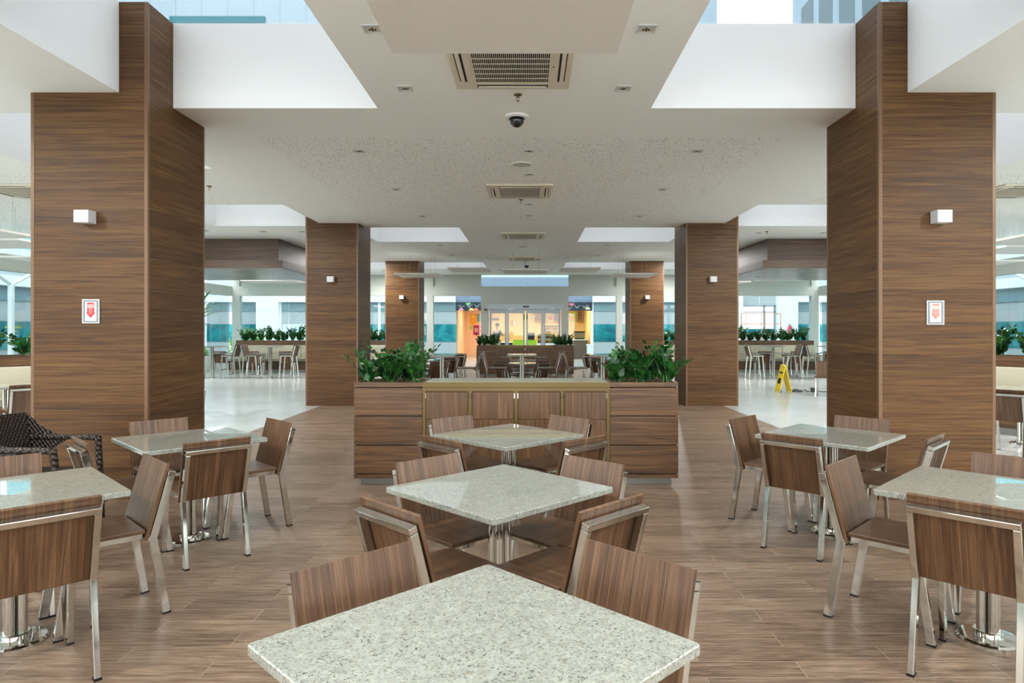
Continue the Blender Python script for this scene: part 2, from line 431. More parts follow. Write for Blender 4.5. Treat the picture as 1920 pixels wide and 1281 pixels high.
# side walls: low stone sill, glass, beam
for side, X, s in (('left', XL, -1), ('right', XR, 1)):
    b = MB(); x0, x1 = sorted((X, X+s*.25))
    b.box(x0, x1, YB, YW+.25, 0, .53)
    b.box(x0, x1, YB, YW+.25, 2.81, 3.17)
    for yy in (-2.5, 2.5, 7.5, 12.2, 18.7): b.box(x0, x1, yy, yy+.25, .53, CEIL)
    struct('wall_'+side, b, M['wallwhite'], 'low pale sill, posts and beam of the %s glass wall' % side)
    for y0 in [YB+1.55*i for i in range(21)]:
        y1 = min(y0+1.54, YW)
        if y1 <= y0: continue
        b = MB(); xx = X+s*.12; b.box(min(xx, xx+.01), max(xx, xx+.01), y0, y1, .53, 2.81)
        struct('window_%d' % n, b, M['glass'], 'clear glass pane of the %s wall' % side); n += 1
b = MB(); b.box(XL, XR, YB-.2, YB, 0, 1.0); b.box(XL, XR, YB-.2, YB, 2.9, CEIL)
struct('wall_back', b, M['wallwhite'], 'back wall behind the camera')

# automatic sliding door
door = MB()
door.box(-1.62, 1.32, YF-.10, YF-.005, 2.30, 2.48)
d0 = struct('door_1', door, M['alu'], 'automatic sliding glass door with aluminium header')
for x0, x1 in ((-1.53, -.86), (-.85, -.16), (-.12, .54), (.55, 1.22)):
    q = MB(); zz = 2.28; f = .075; y0, y1 = (YF+.02, YF+.06) if x0 in (-.85, -.12) else (YF+.08, YF+.12)
    q.box(x0, x0+f, y0, y1, 0, zz); q.box(x1-f, x1, y0, y1, 0, zz); q.box(x0+f, x1-f, y0, y1, zz-.14, zz); q.box(x0+f, x1-f, y0, y1, 0, .1)
    lf = q.build('door_leaf', M['alu'], d0)
    q = MB(); q.box(x0+f, x1-f, (y0+y1)/2-.005, (y0+y1)/2+.005, .1, zz-.14); q.build('glass_pane', M['glass'], lf)
    if x0 in (-.85, -.12):
        q = MB(); hx = -.2 if x0 == -.85 else -.08; q.box(hx-.012, hx+.012, YF-.03, YF+.02, 1.9, 2.08); q.build('door_handle', M['black'], lf)
q = MB(); q.box(-.24, .0, YF-.125, YF-.1, 2.36, 2.42); q.build('motion_sensor', M['black'], d0)
b = MB(); b.box(-1.73, -1.63, YF-.06, YF, 2.24, 2.31)
tag(b.build('door_control_box', M['black']), 'small black control box on wall left of the sliding door header', 'control box')

# ================================================================ OUTSIDE
b = MB(); b.box(-60, 60, -30, 80, -.3, -.12); struct('ground_outside', b, mat('pale_paving', (206, 208, 206), .7), 'pale paving outside the hall')
def bands(X0, X1, Y, horiz):
    pass
BANDS = [(0, .9, 'palepanel', 0), (.9, 1.77, 'teal', -.02), (1.77, 2.42, 'palepanel', 0), (2.42, 2.86, 'bluepanel', -.05), (2.86, 3.18, 'white', -.3), (3.18, 3.62, 'palepanel', 0), (3.62, 4.1, 'bluepanel', 0.05)]
def shop_block(name, label, segs, y=None, x=None, s=1):
    """row of shop fronts: shallow stacked bands of cladding"""
    root = thing(name, label, 'building')
    for a0, a1, skip in segs:
        for z0, z1, mk, off in BANDS:
            if mk in skip: continue
            b = MB()
            if y is not None: b.box(a0, a1, y+off, y+.4, z0, z1)
            else:
                xx = sorted((x+s*off, x+s*.4)); b.box(xx[0], xx[1], a0, a1, z0, z1)
            b.build({'teal': 'printed_hoarding', 'white': 'canopy', 'bluepanel': 'fascia', 'palepanel': 'wall_panel'}[mk], M[mk], root)
        if y is not None:
            b = MB(); b.box(a0-.06, a0+.06, y-.06, y, 0, 2.86); b.build('mullion', M['white'], root)
    return root
YS = 33.0
rs = shop_block('shop_building', 'long pale shop front with teal printed hoarding, left of the lit shop', [(-16, -13.4, ()), (-12.3, -10.2, ('teal',)), (-10.2, -7.4, ()), (-7.4, -5.5, ()), (-5.5, -3.62, ())], y=YS)
b = MB(); b.box(-13.4, -12.3, YS-.3, YS+.3, 0, 4.1); b.build('white_pier', M['white'], rs)
rs = shop_block('shop_building', 'long pale shop front with teal printed hoarding, right of the lit shop', [(3.12, 5.2, ()), (5.2, 7.6, ()), (7.6, 10.3, ('teal',)), (13.2, 14.3, ()), (14.3, 16, ())], y=YS)
for a0, a1 in ((12.2, 13.2), (10.3, 10.5)):
    b = MB(); b.box(a0, a1, YS-.3, YS+.3, 0, 4.1); b.build('white_pier', M['white'], rs)
b = MB(); b.box(10.5, 12.2, YS, YS+.1, 0, 1.2); b.box(10.5, 12.2, YS, YS+.1, 2.7, 4.1); b.build('wall_panel', M['palepanel'], rs)
b = MB(); b.box(10.5, 12.2, YS, YS+.02, 1.2, 1.55); b.build('printed_hoarding', M['teal'], rs)
b = MB()
for xx in (10.5, 11.6, 12.12): b.box(xx, xx+.08, YS-.02, YS+.06, 1.2, 2.7)
b.box(10.5, 12.2, YS-.02, YS+.06, 2.35, 2.4); b.box(10.5, 12.2, YS-.02, YS+.06, 2.64, 2.7); b.build('window_frame', M['grey'], rs)
shop_block('side_building', 'pale building with teal hoarding beyond the left glass wall', [(-4, 4, ()), (4, 12, ()), (12, 16, ('teal',)), (16, 24.5, ()), (24.5, 32.5, ())], x=-16.2, s=-1)
shop_block('side_building', 'pale building with teal hoarding beyond the right glass wall', [(-4, 4, ()), (4, 12, ()), (12, 16, ('teal',)), (16, 24.5, ()), (24.5, 32.5, ())], x=15.9, s=1)
for s, X in ((-1, -16.6), (1, 16.3)):
    rt = thing('glazed_upper_block', 'teal glazed upper block rising behind the %s side building' % ('left' if s < 0 else 'right'), 'building')
    b = MB(); xx = sorted((X, X+s*5)); b.box(xx[0], xx[1], 6, 28, 4.11, 7.5); b.build('glazing', M['tealglass'], rt)
    b = MB(); xx = sorted((X-s*.1, X))
    for k in range(8): b.box(xx[0], xx[1], 6+k*3-.06, 6+k*3+.06, 4.11, 7.5)
    b.box(xx[0], xx[1], 6, 28, 5.6, 5.75); b.build('mullion', M['white'], rt)
    rt = thing('steel_mast', 'white steel mast with diagonal stays outside the %s glass wall' % ('left' if s < 0 else 'right'), 'mast', (s*14.0-.14, 18.2, -.12))
    b = MB(); b.tube([(0,0,0), (0,0,2.9)], .08, 12); b.build('post', M['white'], rt, True)
    for dy, dx in ((3.0, 0), (-3.2, .3)):
        b = MB(); b.tube([(0,0,2.85), (-s*dx, dy, 4.3)], .05, 8); b.build('stay', M['white'], rt, True)
# towers seen through the skylights
b = MB(); b.box(-30, 12.4, 44, 54, -.1, 34)
t1 = thing('office_tower', 'tall pale-blue clad tower seen through the left skylight', 'building')
b.build('cladding', M['tower'], t1)
b = MB(); b.box(-23.7, -17.4, 43.9, 44, 21.74, 22.15); b.build('window_strip', M['tealglass'], t1)
t2 = thing('office_tower', 'pale tower with steel-framed windows seen through the right skylight', 'building')
b = MB(); b.box(17.4, 32, 30, 44, -.1, 34); b.build('cladding', M['tower'], t2)
b = MB()
for k in range(5): b.box(17.38, 17.4, 30.4+k*2.6, 32.2+k*2.6, 13, 22)
b.build('window_strip', M['bluepanel'], t2)
# poster text on the left hoarding
pr = thing('hoarding_poster', 'teal poster with pale lettering on the left building, behind the planter', 'poster', (-16.15, 20.85, 1.33))
b = MB(); b.box(0, .012, -.75, .75, -.42, .42); b.build('sheet', M['teal'], pr)
MR = Matrix.Rotation(PI/2, 4, 'Z') @ Matrix.Rotation(PI/2, 4, 'X')
for k, (tx, sz, mk) in enumerate((('acessibilidade', .125, 'yellow'), ('atrativa', .11, 'yellow'), ('corredor de', .085, 'signwhite'), ('infraestrutura', .085, 'signwhite'))):
    text_mesh('lettering', tx, sz, M[mk], pr, Matrix.Translation((.016, 0, .26-k*.13)) @ MR)
# garden bush outside the left front corner
def bush(name, label, loc, r, seed, cat='shrub'):
    rd = random.Random(seed); b = MB()
    for k in range(900):
        th, ph = rd.uniform(0, 2*PI), math.acos(rd.uniform(-.6, 1)); q = r*rd.uniform(.55, 1)
        p = Vector((q*math.sin(ph)*math.cos(th), q*math.sin(ph)*math.sin(th), r*.9+q*math.cos(ph)))
        u = Vector((rd.gauss(0,1), rd.gauss(0,1), rd.gauss(0,1))).normalized(); v = u.orthogonal().normalized()
        s = rd.uniform(.05, .09)
        vs = [b.bm.verts.new(p+u*s*a+v*s*.5*c) for a, c in ((-1,0),(0,1),(1,0),(0,-1))]; b._f(vs)
    t = thing(name, label, cat, loc); b.build('foliage', M['bush'], t, recalc=False)
    b = MB(); b.tube([(0,0,-.1), (0,0,r)], .04, 8); b.build('trunk', mat('bark', (90, 70, 50), .8), t); return t
bush('garden_shrub', 'light green shrub outside the glass behind the left planter', (-12.0, 28.5, -.02), .85, 3)
bush('garden_shrub', 'low light green shrub beyond the left glass wall sill', (-13.6, 27.2, -.02), .5, 4)

# ---- lit shop behind the front door
sx0, sx1, sy0, sy1, sh = -3.62, 3.12, YS, YS+5, 2.75
warm = mat('shop_wall', (246, 214, 160), .6)
b = MB(); b.box(sx0, sx1, sy1, sy1+.15, 0, sh); b.box(sx0-.15, sx0, sy0+.4, sy1, 0, sh); b.box(sx1, sx1+.15, sy0+.4, sy1, 0, sh)
struct('wall_shop', b, warm, 'cream walls inside the lit shop')
b = MB(); b.box(sx0-.15, sx1+.15, sy0, sy1+.15, sh, sh+.15); struct('ceiling_shop', b, M['white'], 'ceiling inside the lit shop')
b = MB(); b.box(sx0, sx1, YW+.25, sy1, -.11, -.005); struct('floor_shop', b, M['tile'], 'pale floor of the corridor and shop')
b = MB(); b.box(sx0, sx1, sy0-.02, sy0+.1, 2.86, 4.1); struct('wall_shop_upper', b, mat('slate_panel', (128, 138, 158), .5), 'pale wall above the shop sign')
sg = thing('shop_sign_board', 'black chalkboard-style sign band with fruit drawings above the lit shop', 'sign', (0, sy0-.08, 0))
b = MB(); b.box(sx0, sx1, 0, .06, 2.44, 2.86); b.build('board', mat('chalkboard', (38, 44, 54), .5), sg)
rd = random.Random(5)
for k in range(16):
    xx = sx0+.25+k*.41; zz = 2.65+rd.uniform(-.1, .1)
    b = MB(); b.tube([(xx+.11*t-.16, -.008, zz+.05*math.sin(t*2.3+k)) for t in (0,.5,1,1.5,2,2.5,3)], .008, 5); b.tube([(xx+.09*t-.1, -.008, zz-.07+.03*math.sin(t*3.1+k)) for t in (0,.5,1,1.5,2)], .008, 5)
    b.build('chalk_scribble', M['signwhite'], sg)
for xx, zz, c in ((-3.0, 2.83, (120, 200, 120)), (-2.85, 2.45, (250, 220, 120)), (-2.62, 2.45, (250, 140, 110)), (-3.35, 2.45, (250, 150, 170)), (2.1, 2.8, (240, 110, 130)), (2.9, 2.5, (240, 220, 170))):
    b = MB(); pl = [(xx+.12*math.cos(a*PI/8), zz+.12*math.sin(a*PI/8)*(-1 if zz > 2.7 else 1)) for a in range(9)]
    b.prism(pl, 0, .01, MF(0, 0, 0)); b.build('fruit_drawing', mat('fruit', c, .5), sg)
# lamps of the shop
for k, xx in enumerate((-2.4, -.2, 2.0)):
    t = thing('shop_ceiling_lamp', ['square ceiling lamp over the left of the lit shop', 'square ceiling lamp over the middle of the lit shop', 'square ceiling lamp over the right of the lit shop'][k], 'lamp', (xx, sy0+2.0, sh), group='shop ceiling lamps')
    b = MB(); b.box(-.55, .55, -.55, .55, -.05, 0); b.build('housing', M['white'], t)
    b = MB(); b.box(-.5, .5, -.5, .5, -.056, -.05); b.build('diffuser', mat('lamp_diffuser', (255, 214, 150), .5, emit=(255, 206, 130), es=6), t)
    ld = bpy.data.lights.new('shop_lamp_light', 'AREA'); ld.size = 1; ld.energy = 48; ld.color = (1, .80, .54)
    lo = bpy.data.objects.new('shop_lamp_light', ld); COL.objects.link(lo); lo.parent = t; lo.location = (0, 0, -.07)
def poster(label, x0, x1, z0, z1, c, y, cat='poster', stripes=None):
    t = thing('wall_poster', label, cat, ((x0+x1)/2, y, z0))
    b = MB(); b.box(x0-(x0+x1)/2, x1-(x0+x1)/2, -.02, 0, 0, z1-z0); b.build('sheet', mat('poster', c, .5), t)
    for k, (fx, fz, fw, fh, cc) in enumerate(stripes or []):
        W, H = x1-x0, z1-z0
        b = MB(); b.box(-W/2+fx*W, -W/2+(fx+fw)*W, -.025, -.02, fz*H, (fz+fh)*H); b.build('printed_block', mat('print', cc, .5), t)
yb = sy1-.0
b = MB(); b.box(sx0+.002, sx0+.04, sy0+.41, sy1-.31, 0, sh-.01); tag(b.build('side_lining_panel', M['salmon']), 'salmon lining panel on the left side wall of the lit shop', 'wall panel')
b = MB(); b.box(sx0+.02, -2.45, sy1-.3, sy1-.02, 0, sh-.01); tag(b.build('partition_panel', M['salmon']), 'salmon panelled partition at the far left of the lit shop', 'partition')
yp = sy1-.3
poster('orange menu poster on the salmon partition', -3.35, -2.98, 1.8, 2.4, (244, 172, 40), yp, stripes=[(.2, .6, .5, .25, (250, 210, 90))])
poster('slate blue poster beside the orange menu poster', -2.95, -2.66, 1.95, 2.4, (130, 156, 160), yp)
poster('magenta poster low on the salmon partition', -3.15, -2.82, 1.2, 1.75, (170, 40, 100), yp, stripes=[(.2, .3, .6, .4, (220, 150, 180))])
poster('small lime green poster under the orange menu poster', -3.36, -3.2, 1.5, 1.74, (170, 204, 70), yp)
poster('small red price list beside the magenta poster', -2.78, -2.64, 1.3, 1.9, (226, 80, 60), yp, stripes=[(.1, .4, .8, .1, (255, 240, 230)), (.1, .7, .8, .1, (255, 240, 230))])
poster('yellow-green food poster on the right of the lit shop', 2.2, 2.68, 1.95, 2.5, (206, 214, 40), sy1-.01, stripes=[(.2, .15, .6, .35, (244, 160, 60)), (.2, .7, .6, .12, (240, 240, 220))])
poster('orange and white food poster high in the shop', 1.05, 1.4, 2.0, 2.5, (250, 230, 190), sy1-.01, stripes=[(.2, .1, .6, .5, (236, 140, 40))])
poster('orange board at the right end of the shop shelves', 1.75, 2.05, 2.0, 2.5, (244, 150, 60), sy1-.01)
t = thing('round_mirror', 'small round two-tone mirror on the cream shop wall', 'mirror', (-.9, sy1-.02, 1.88))
b = MB(); b.lathe([(0, 0), (.17, 0), (.17, .02), (0, .02)], 28); b.xf(Matrix.Rotation(PI/2, 4, 'X')); b.build('frame', mat('mirror_frame', (200, 150, 80), .4), t)
b = MB(); b.prism([(.15*math.cos(PI/2-k*PI/12), .15*math.sin(PI/2-k*PI/12)) for k in range(13)], .022, .026, FACE_CAM); b.build('pale_half', M['white'], t)
t = thing('wall_air_conditioner', 'split air conditioner high on wall above the person', 'air conditioner', (-2.0, sy1-.02, 2.05))
b = MB(); b.box(-.28, .28, -.2, 0, 0, .1, .01); b.build('body', mat('ac_dark', (90, 84, 76), .5), t)
b = MB(); b.box(-.26, .26, -.205, -.2, .02, .04); b.build('louvre', M['black'], t)
# shelves
for k, (x0, x1, z0, z1, lab) in enumerate(((.3, .95, 1.95, 2.45, 'orange-lit slatted shelf rack left of the food poster'), (1.42, 1.72, 1.95, 2.45, 'slatted shelf rack between the two upper food posters'), (2.72, 3.05, 1.95, 2.5, 'slatted shelf rack right of the yellow-green poster'), (.9, 1.8, 1.15, 1.75, 'open wall shelf with jars over the display case'))):
    t = thing('wall_shelf', lab, 'shelf', (x0, sy1-.32, z0))
    for j in range(4 if k < 3 else 3):
        b = MB(); zz = j*(z1-z0)/(3 if k < 3 else 2); b.box(0, x1-x0, 0, .3, zz, zz+.03); b.build('shelf_board', mat('shelf_wood', (196, 130, 70), .5) if k < 3 else M['white'], t)
    b = MB(); b.box(0, .03, 0, .3, .03, z1-z0); b.box(x1-x0-.03, x1-x0, 0, .3, .03, z1-z0); b.build('side_panel', M['signwhite'], t)
for k in range(6):
    b = MB(); b.lathe([(0,0),(.045,0),(.045,.1),(.03,.12),(0,.12)], 12); o = b.build('jar', mat('jar', [(150, 90, 50), (120, 140, 60), (200, 160, 90)][k%3], .3))
    o.location = (1.0+.13*k, sy1-.17, 1.48); tag(o, ['brown', 'olive', 'tan', 'second brown', 'second olive', 'second tan'][k]+' jar on the middle board of the open wall shelf', 'jar', 'jars on the wall shelf')
# counters
t = thing('green_service_counter', 'bright lime green service counter inside the lit shop', 'counter', (0, sy0+1.2, 0))
b = MB(); b.box(-.82, .36, 0, .5, 0, .95, .01); b.build('body', mat('lime', (160, 204, 40), .4), t)
b = MB(); b.box(-.84, .38, -.02, .52, .95, .98); b.build('worktop', mat('lime_top', (150, 190, 50), .3), t)
t = thing('cash_register', 'black cash register on the lime green counter', 'cash register', (.05, sy0+1.45, .98))
b = MB(); b.box(-.18, .22, -.12, .15, 0, .12, .01); b.build('base', M['black'], t)
b = MB(); b.box(-.2, .24, -.1, -.06, .12, .36, .01); b.build('screen', M['black'], t)
t = thing('dark_low_counter', 'dark low counter with white top left of the green counter', 'counter', (-1.2, sy0+1.3, 0))
b = MB(); b.box(-.3, .34, 0, .5, 0, .82); b.build('body', M['void'], t); b = MB(); b.box(-.32, .35, -.02, .52, .82, .86); b.build('worktop', M['white'], t)
t = thing('glass_display_case', 'glass food display case on a white counter right of the green counter', 'display case', (1.1, sy0+1.2, 0))
b = MB(); b.box(-.68, .95, 0, .6, 0, .72); b.build('base', mat('grey_base', (120, 112, 108), .5), t)
b = MB(); b.box(-.7, .97, -.03, .62, .72, .80); b.build('worktop', M['white'], t)
b = MB(); b.box(-.66, .2, .02, .5, .80, 1.28); b.build('glass_box', M['glass'], t)
b = MB()
for zz in (.8, 1.04, 1.26): b.box(-.66, .2, .02, .5, zz, zz+.02)
for xx in (-.66, -.22, .18): b.box(xx, xx+.02, .02, .04, .8, 1.28)
b.build('frame', M['grey'], t)
rd = random.Random(11)
fruits = []
for k in range(14):
    b = MB(); b.lathe([(0,-.06),(.04,-.045),(.06,0),(.04,.045),(0,.06)], 10); c = [(232, 120, 40), (220, 190, 60), (120, 170, 60), (200, 60, 50)][k % 4]
    o = b.build('fruit', mat('fruit_skin', c, .4), None, True); o.location = (.52+.11*(k % 7), sy0+1.42, .885 if k < 7 else 1.125)
    tag(o, '%s fruit number %s from left on the %s shelf of the shop display case' % (['orange', 'yellow', 'green', 'red'][k % 4], ['one', 'two', 'three', 'four', 'five', 'six', 'seven'][k % 7], 'lower' if k < 7 else 'upper'), 'fruit', 'fruit in the display case')
t = thing('espresso_machine', 'chrome espresso machine on the right-hand shop counter', 'espresso machine', (2.62, sy0+1.6, 1.0))
b = MB(); b.box(-.28, .28, 0, .35, .02, .36, .02); b.build('body', mat('machine', (170, 150, 110), .3, .6), t)
b = MB(); b.box(-.3, .3, -.03, .38, .36, .42, .01); b.build('cup_tray', M['black'], t)
b = MB(); b.box(-.24, .24, -.05, 0, 0, .06); b.build('drip_tray', M['black'], t)
t = thing('wooden_bar_counter', 'grey plank bar counter with white top under the espresso machine', 'counter', (2.5, sy0+1.5, 0))
b = MB(); b.box(-.42, .55, 0, .55, 0, .95); b.build('body', mat('grey_plank', (110, 98, 90), .6), t)
b = MB(); b.box(-.44, .57, -.05, .58, .95, 1.0); b.build('worktop', M['white'], t)
t = thing('litter_bin', 'white tapered bin standing in the corridor right of the shop', 'bin', (2.95, sy0-.8, -.005))
b = MB(); b.prism([(-.15,-.12),(.15,-.12),(.15,.12),(-.15,.12)], 0, .72); b.build('body', M['white'], t); b = MB(); b.box(-.18, .18, -.15, .15, .72, .8, .02); b.build('lid', M['white'], t)

# person in the shop (seen from behind, right arm reaching)
def person():
    t = thing('person', 'person in dark grey t-shirt and khaki trousers standing with one arm reaching right', 'person', (-1.62, sy0+.9, -.005), math.radians(-25))
    def skin(name, verts, edges, rads, m, sub=2):
        me = bpy.data.meshes.new(name); me.from_pydata(verts, edges, []); o = bpy.data.objects.new(name, me); COL.objects.link(o)
        md = o.modifiers.new('s', 'SKIN'); sd = me.skin_vertices[0].data
        for i, r in enumerate(rads): sd[i].radius = (r, r) if not isinstance(r, tuple) else r
        sd[0].use_root = True
        o.modifiers.new('u', 'SUBSURF').levels = sub; o.modifiers['u'].render_levels = sub
        dg = bpy.context.evaluated_depsgraph_get(); me2 = bpy.data.meshes.new_from_object(o.evaluated_get(dg)); bpy.data.objects.remove(o)
        me2.materials.clear(); me2.materials.append(m); me2.shade_smooth()
        o = bpy.data.objects.new(name, me2); COL.objects.link(o); o.parent = t; return o
    sk = mat('skin', (196, 146, 112), .5)
    V = [(0,0,.95),(0,0,1.15),(0,0,1.38),(0,.01,1.50),(0,-.01,1.60),(0,0,1.72),      # 0-5 pelvis..head
         (-.19,0,1.42),(-.24,.02,1.18),(-.22,-.08,.96),(-.21,-.10,.88),               # 6-9 left arm
         (.19,0,1.42),(.30,-.08,1.22),(.50,-.20,1.24),(.58,-.24,1.26),                # 10-13 right arm
         (-.10,0,.90),(-.11,.0,.50),(-.12,.02,.09),(-.12,-.12,.04),
         (.10,0,.90),(.12,-.03,.50),(.13,.0,.09),(.13,-.14,.04)]
    E_ = [(0,1),(1,2),(2,3),(3,4),(4,5),(2,6),(6,7),(7,8),(8,9),(2,10),(10,11),(11,12),(12,13),(0,14),(14,15),(15,16),(16,17),(0,18),(18,19),(19,20),(20,21)]
    R = [(.15,.10),(.13,.09),(.15,.10),.055,.07,.095,.055,.042,.03,.035,.055,.042,.03,.035,.085,.06,.04,.035,.085,.06,.04,.035]
    body = skin('body', V, E_, R, sk)
    for s, base, dr in ((-1, Vector((-.21,-.11,.86)), Vector((0,-.1,-1))), (1, Vector((.60,-.25,1.265)), Vector((.9,-.35,.1)))):
        for k in range(5):
            u = dr.normalized(); sd = Vector((0,1,0)) if s < 0 else Vector((.3,.7,-.3)).normalized()
            off = sd*(k-2)*.017; ln = (.05, .07, .078, .07, .055)[k]
            b = MB(); b.tube([base+off, base+off+u*ln*.6, base+off+u*ln+Vector((0,-.01,-.01))], [.009,.008,.006], 6); b.build('finger', sk, body, True)
    skin('t_shirt', [V[0],V[1],V[2],(0,0,1.46),V[6],(-.225,.015,1.27),V[10],(.255,-.05,1.29)], [(0,1),(1,2),(2,3),(2,4),(4,5),(2,6),(6,7)],
         [(.165,.115),(.15,.105),(.17,.115),.07,.07,.065,.07,.065], mat('shirt', (84, 82, 98), .8))
    skin('trousers', [(0,0,.97),V[14],V[15],(-.12,.02,.12),V[18],V[19],(.13,0,.12)], [(0,1),(1,2),(2,3),(0,4),(4,5),(5,6)],
         [(.16,.12),.10,.08,.065,.10,.08,.065], mat('khaki', (140, 128, 104), .8))
    b = MB(); b.lathe([(0,.11),(.07,.095),(.1,.05),(.105,0),(.095,-.05)], 18, (0,.012,1.74)); b.build('hair', mat('hair', (50, 40, 34), .8), t, True)
    for s in (-1, 1):
        b = MB(); b.lathe([(0,-.03),(.015,-.02),(.018,0),(.014,.02),(0,.03)], 8, (s*.098,0,1.70)); b.build('ear', sk, t, True)
        b = MB(); b.lathe([(0,-.01),(.01,0),(0,.01)], 8, (s*.035,-.09,1.72)); b.build('eye', M['black'], t, True)
    b = MB(); b.tube([(0,-.085,1.72),(0,-.115,1.68),(0,-.09,1.675)], [.008,.016,.01], 8); b.build('nose', sk, t, True)
    b = MB(); b.box(-.025, .025, -.098, -.088, 1.645, 1.652); b.build('mouth', mat('lips', (170, 100, 90), .5), t)
    for s in (-1, 1):
        b = MB(); b.box(s*.125-.05, s*.125+.05, -.19, .07, 0, .08, .02); b.build('shoe', M['black'], t)
person()
# extinguisher on the outside wall at right
def extinguisher():
    t = thing('fire_extinguisher', 'red fire extinguisher on the wall beyond the right-hand planter', 'fire extinguisher', (12.75, YS-.391, 1.25))
    b = MB(); b.lathe([(0,0),(.085,.0),(.09,.02),(.09,.36),(.06,.42),(.03,.44),(0,.44)], 20); b.build('cylinder', M['red'], t, True)
    b = MB(); b.tube([(0,0,.43),(0,0,.5)], .02, 8); b.tube([(-.08,0,.52),(.05,0,.5)], .012, 6); b.build('valve', M['black'], t)
    b = MB(); b.tube([(.03,0,.47),(.12,0,.4),(.12,0,.2),(.1,0,.1)], .012, 8); b.build('hose', M['black'], t, True)
    b = MB(); b.box(-.06, .06, -.094, -.088, .12, .26); b.build('paper_label', M['signwhite'], t)
extinguisher()
t = thing('scaffold_guard_rail', 'orange guard rail frame standing outside beyond the right-hand planter', 'guard rail', (10.4, YS-1.6, -.12))
for xx in (-.4, -.2, .55, .72, 1.45): 
    b = MB(); b.tube([(xx,0,0),(xx,0,2.4)], .022, 8); b.build('upright', mat('rail_orange', (214, 138, 100), .5), t, True)
b = MB()
for zz in (1.4, 1.9, 2.38): b.tube([(-.4,0,zz),(1.45,0,zz)], .02, 8)
b.build('cross_rail', mat('rail_orange2', (214, 138, 100), .5), t, True)

# ================================================================ PILLARS
names = ['near', 'middle', 'far']
for j, py in enumerate(PIL_Y):
    for side, px in (('left', PIL_XL), ('right', PIL_XR)):
        H = ROOF if j == 0 else (CEIL+.0 if j == 3 else ROOF)
        t = thing('wood_clad_pillar', '%s square pillar clad in horizontal walnut laminate on the %s' % (['nearest large', 'middle', 'farthest'][j], side), 'pillar', (px+PW/2, py+PW/2, 0), group='walnut clad pillars')
        e = .003; h = PW/2-e
        b = MB(); b.box(-h, h, -h, h, 0, H); b.build('cladding', M['pillar'], t)
        for sx in (-1, 1):
            for sy in (-1, 1):
                b = MB(); w_ = .028
                b.box(min(sx*(h+.002), sx*(h-w_)), max(sx*(h+.002), sx*(h-w_)), min(sy*(h+.002), sy*(h-w_)), max(sy*(h+.002), sy*(h-w_)), 0, H-.001)
                b.build('corner_trim', M['trim'], t)
        # wall light on the face towards the entrance
        sc_ = thing('wall_light', 'white cube wall light on the %s pillar on the %s' % (['nearest', 'middle', 'farthest'][j], side), 'wall light', (px+PW/2+(.0), py, 2.5), group='cube wall lights')
        b = MB(); b.box(-.065, .065, -.11, -.0005, -.055, .055, .003); b.build('housing', M['signwhite'], sc_)
        b = MB(); b.box(-.05, .05, -.10, -.012, -.057, -.053); b.build('lens', mat('lamp_lens', (210, 214, 210), .3), sc_)

def fire_sign(x, y, z, label, arrow, txt, lines, tc, brand):
    t = thing('extinguisher_sign', label, 'sign', (x, y, z), group='fire signs on the nearest pillars')
    b = MB(); b.box(-.077, .077, -.006, -.0005, -.107, .107); b.build('plate', M['signwhite'], t)
    b = MB()
    for r0, r1 in ((.060, .066),):
        b.box(-r1, r1, -.010, -.006, .086, .098); b.box(-r1, r1, -.010, -.006, -.098, -.086)
        b.box(-r1, -r1+.013, -.010, -.006, -.086, .086); b.box(r1-.013, r1, -.010, -.006, -.086, .086)
    b.build('raised_border', M['signsilver'], t)
    b = MB(); b.prism([(-.03,.033),(.03,.033),(.03,-.012),(.042,-.012),(0,-.058),(-.042,-.012),(-.03,-.012)], .006, .0085, FACE_CAM); b.build('arrow', arrow, t)
    b = MB(); b.box(-.03, .03, -.0085, -.006, .062, .076); b.build('bar', arrow, t)
    b = MB(); b.box(-.038, .038, -.0075, -.006, .042, .057); b.build('word_box', M['salmon'] if arrow is M['palered'] else M['palered'], t)
    text_mesh('lettering', txt, .013, M['signwhite'], t, MF(0, -.0085, .0495), .0003)
    for s_, zz, body in lines: text_mesh('lettering', body, s_, M['signwhite'], t, MF(0, -.0092, zz), .0003)
    text_mesh('lettering', brand, .007, tc, t, MF(.03, -.0065, -.072), .0003)
fire_sign(PIL_XL+PW/2+.018, PIL_Y[0], 1.672, 'white sign with red down arrow reading ABC on nearest left pillar', M['red'], 'EXTINTOR', [(.02, .02, 'ABC'), (.008, .006, 'PARA USO'), (.008, -.003, 'EM FOGOS'), (.008, -.011, 'CLASSE'), (.013, -.023, 'A B C')], M['red'], 'ABNT')
fire_sign(PIL_XR+PW/2-.02, PIL_Y[0], 1.66, 'white sign with faded salmon down arrow on nearest right pillar', M['palered'], 'EXTINTOR', [(.013, .022, 'PARA'), (.013, .004, 'CLASSE'), (.013, -.013, 'AGUA'), (.012, -.03, 'A')], M['cable'], 'ABNT')

# ================================================================ CANOPIES
for side, s in (('left', -1), ('right', 1)):
    xi = AX+s*5.47; xo = AX+s*9.6
    t = thing('timber_canopy', 'dark walnut boxed canopy hanging from ceiling over the high tables on the %s' % side, 'canopy')
    a, c = sorted((xi+s*.2, xo-s*.2)); b = MB(); b.box(a, c, 15.46, 18.7, 3.09, CEIL-.002); b.build('upper_box', M['canopy'], t)
    a, c = sorted((xi, xo)); b = MB(); b.box(a, c, 15.2, 18.9, 2.912, 3.09); b.build('lower_band', M['canopy'], t)
    b = MB(); b.box(a+.01, c-.01, 15.21, 18.89, 2.905, 2.912); b.build('soffit', M['canopy_under'], t)

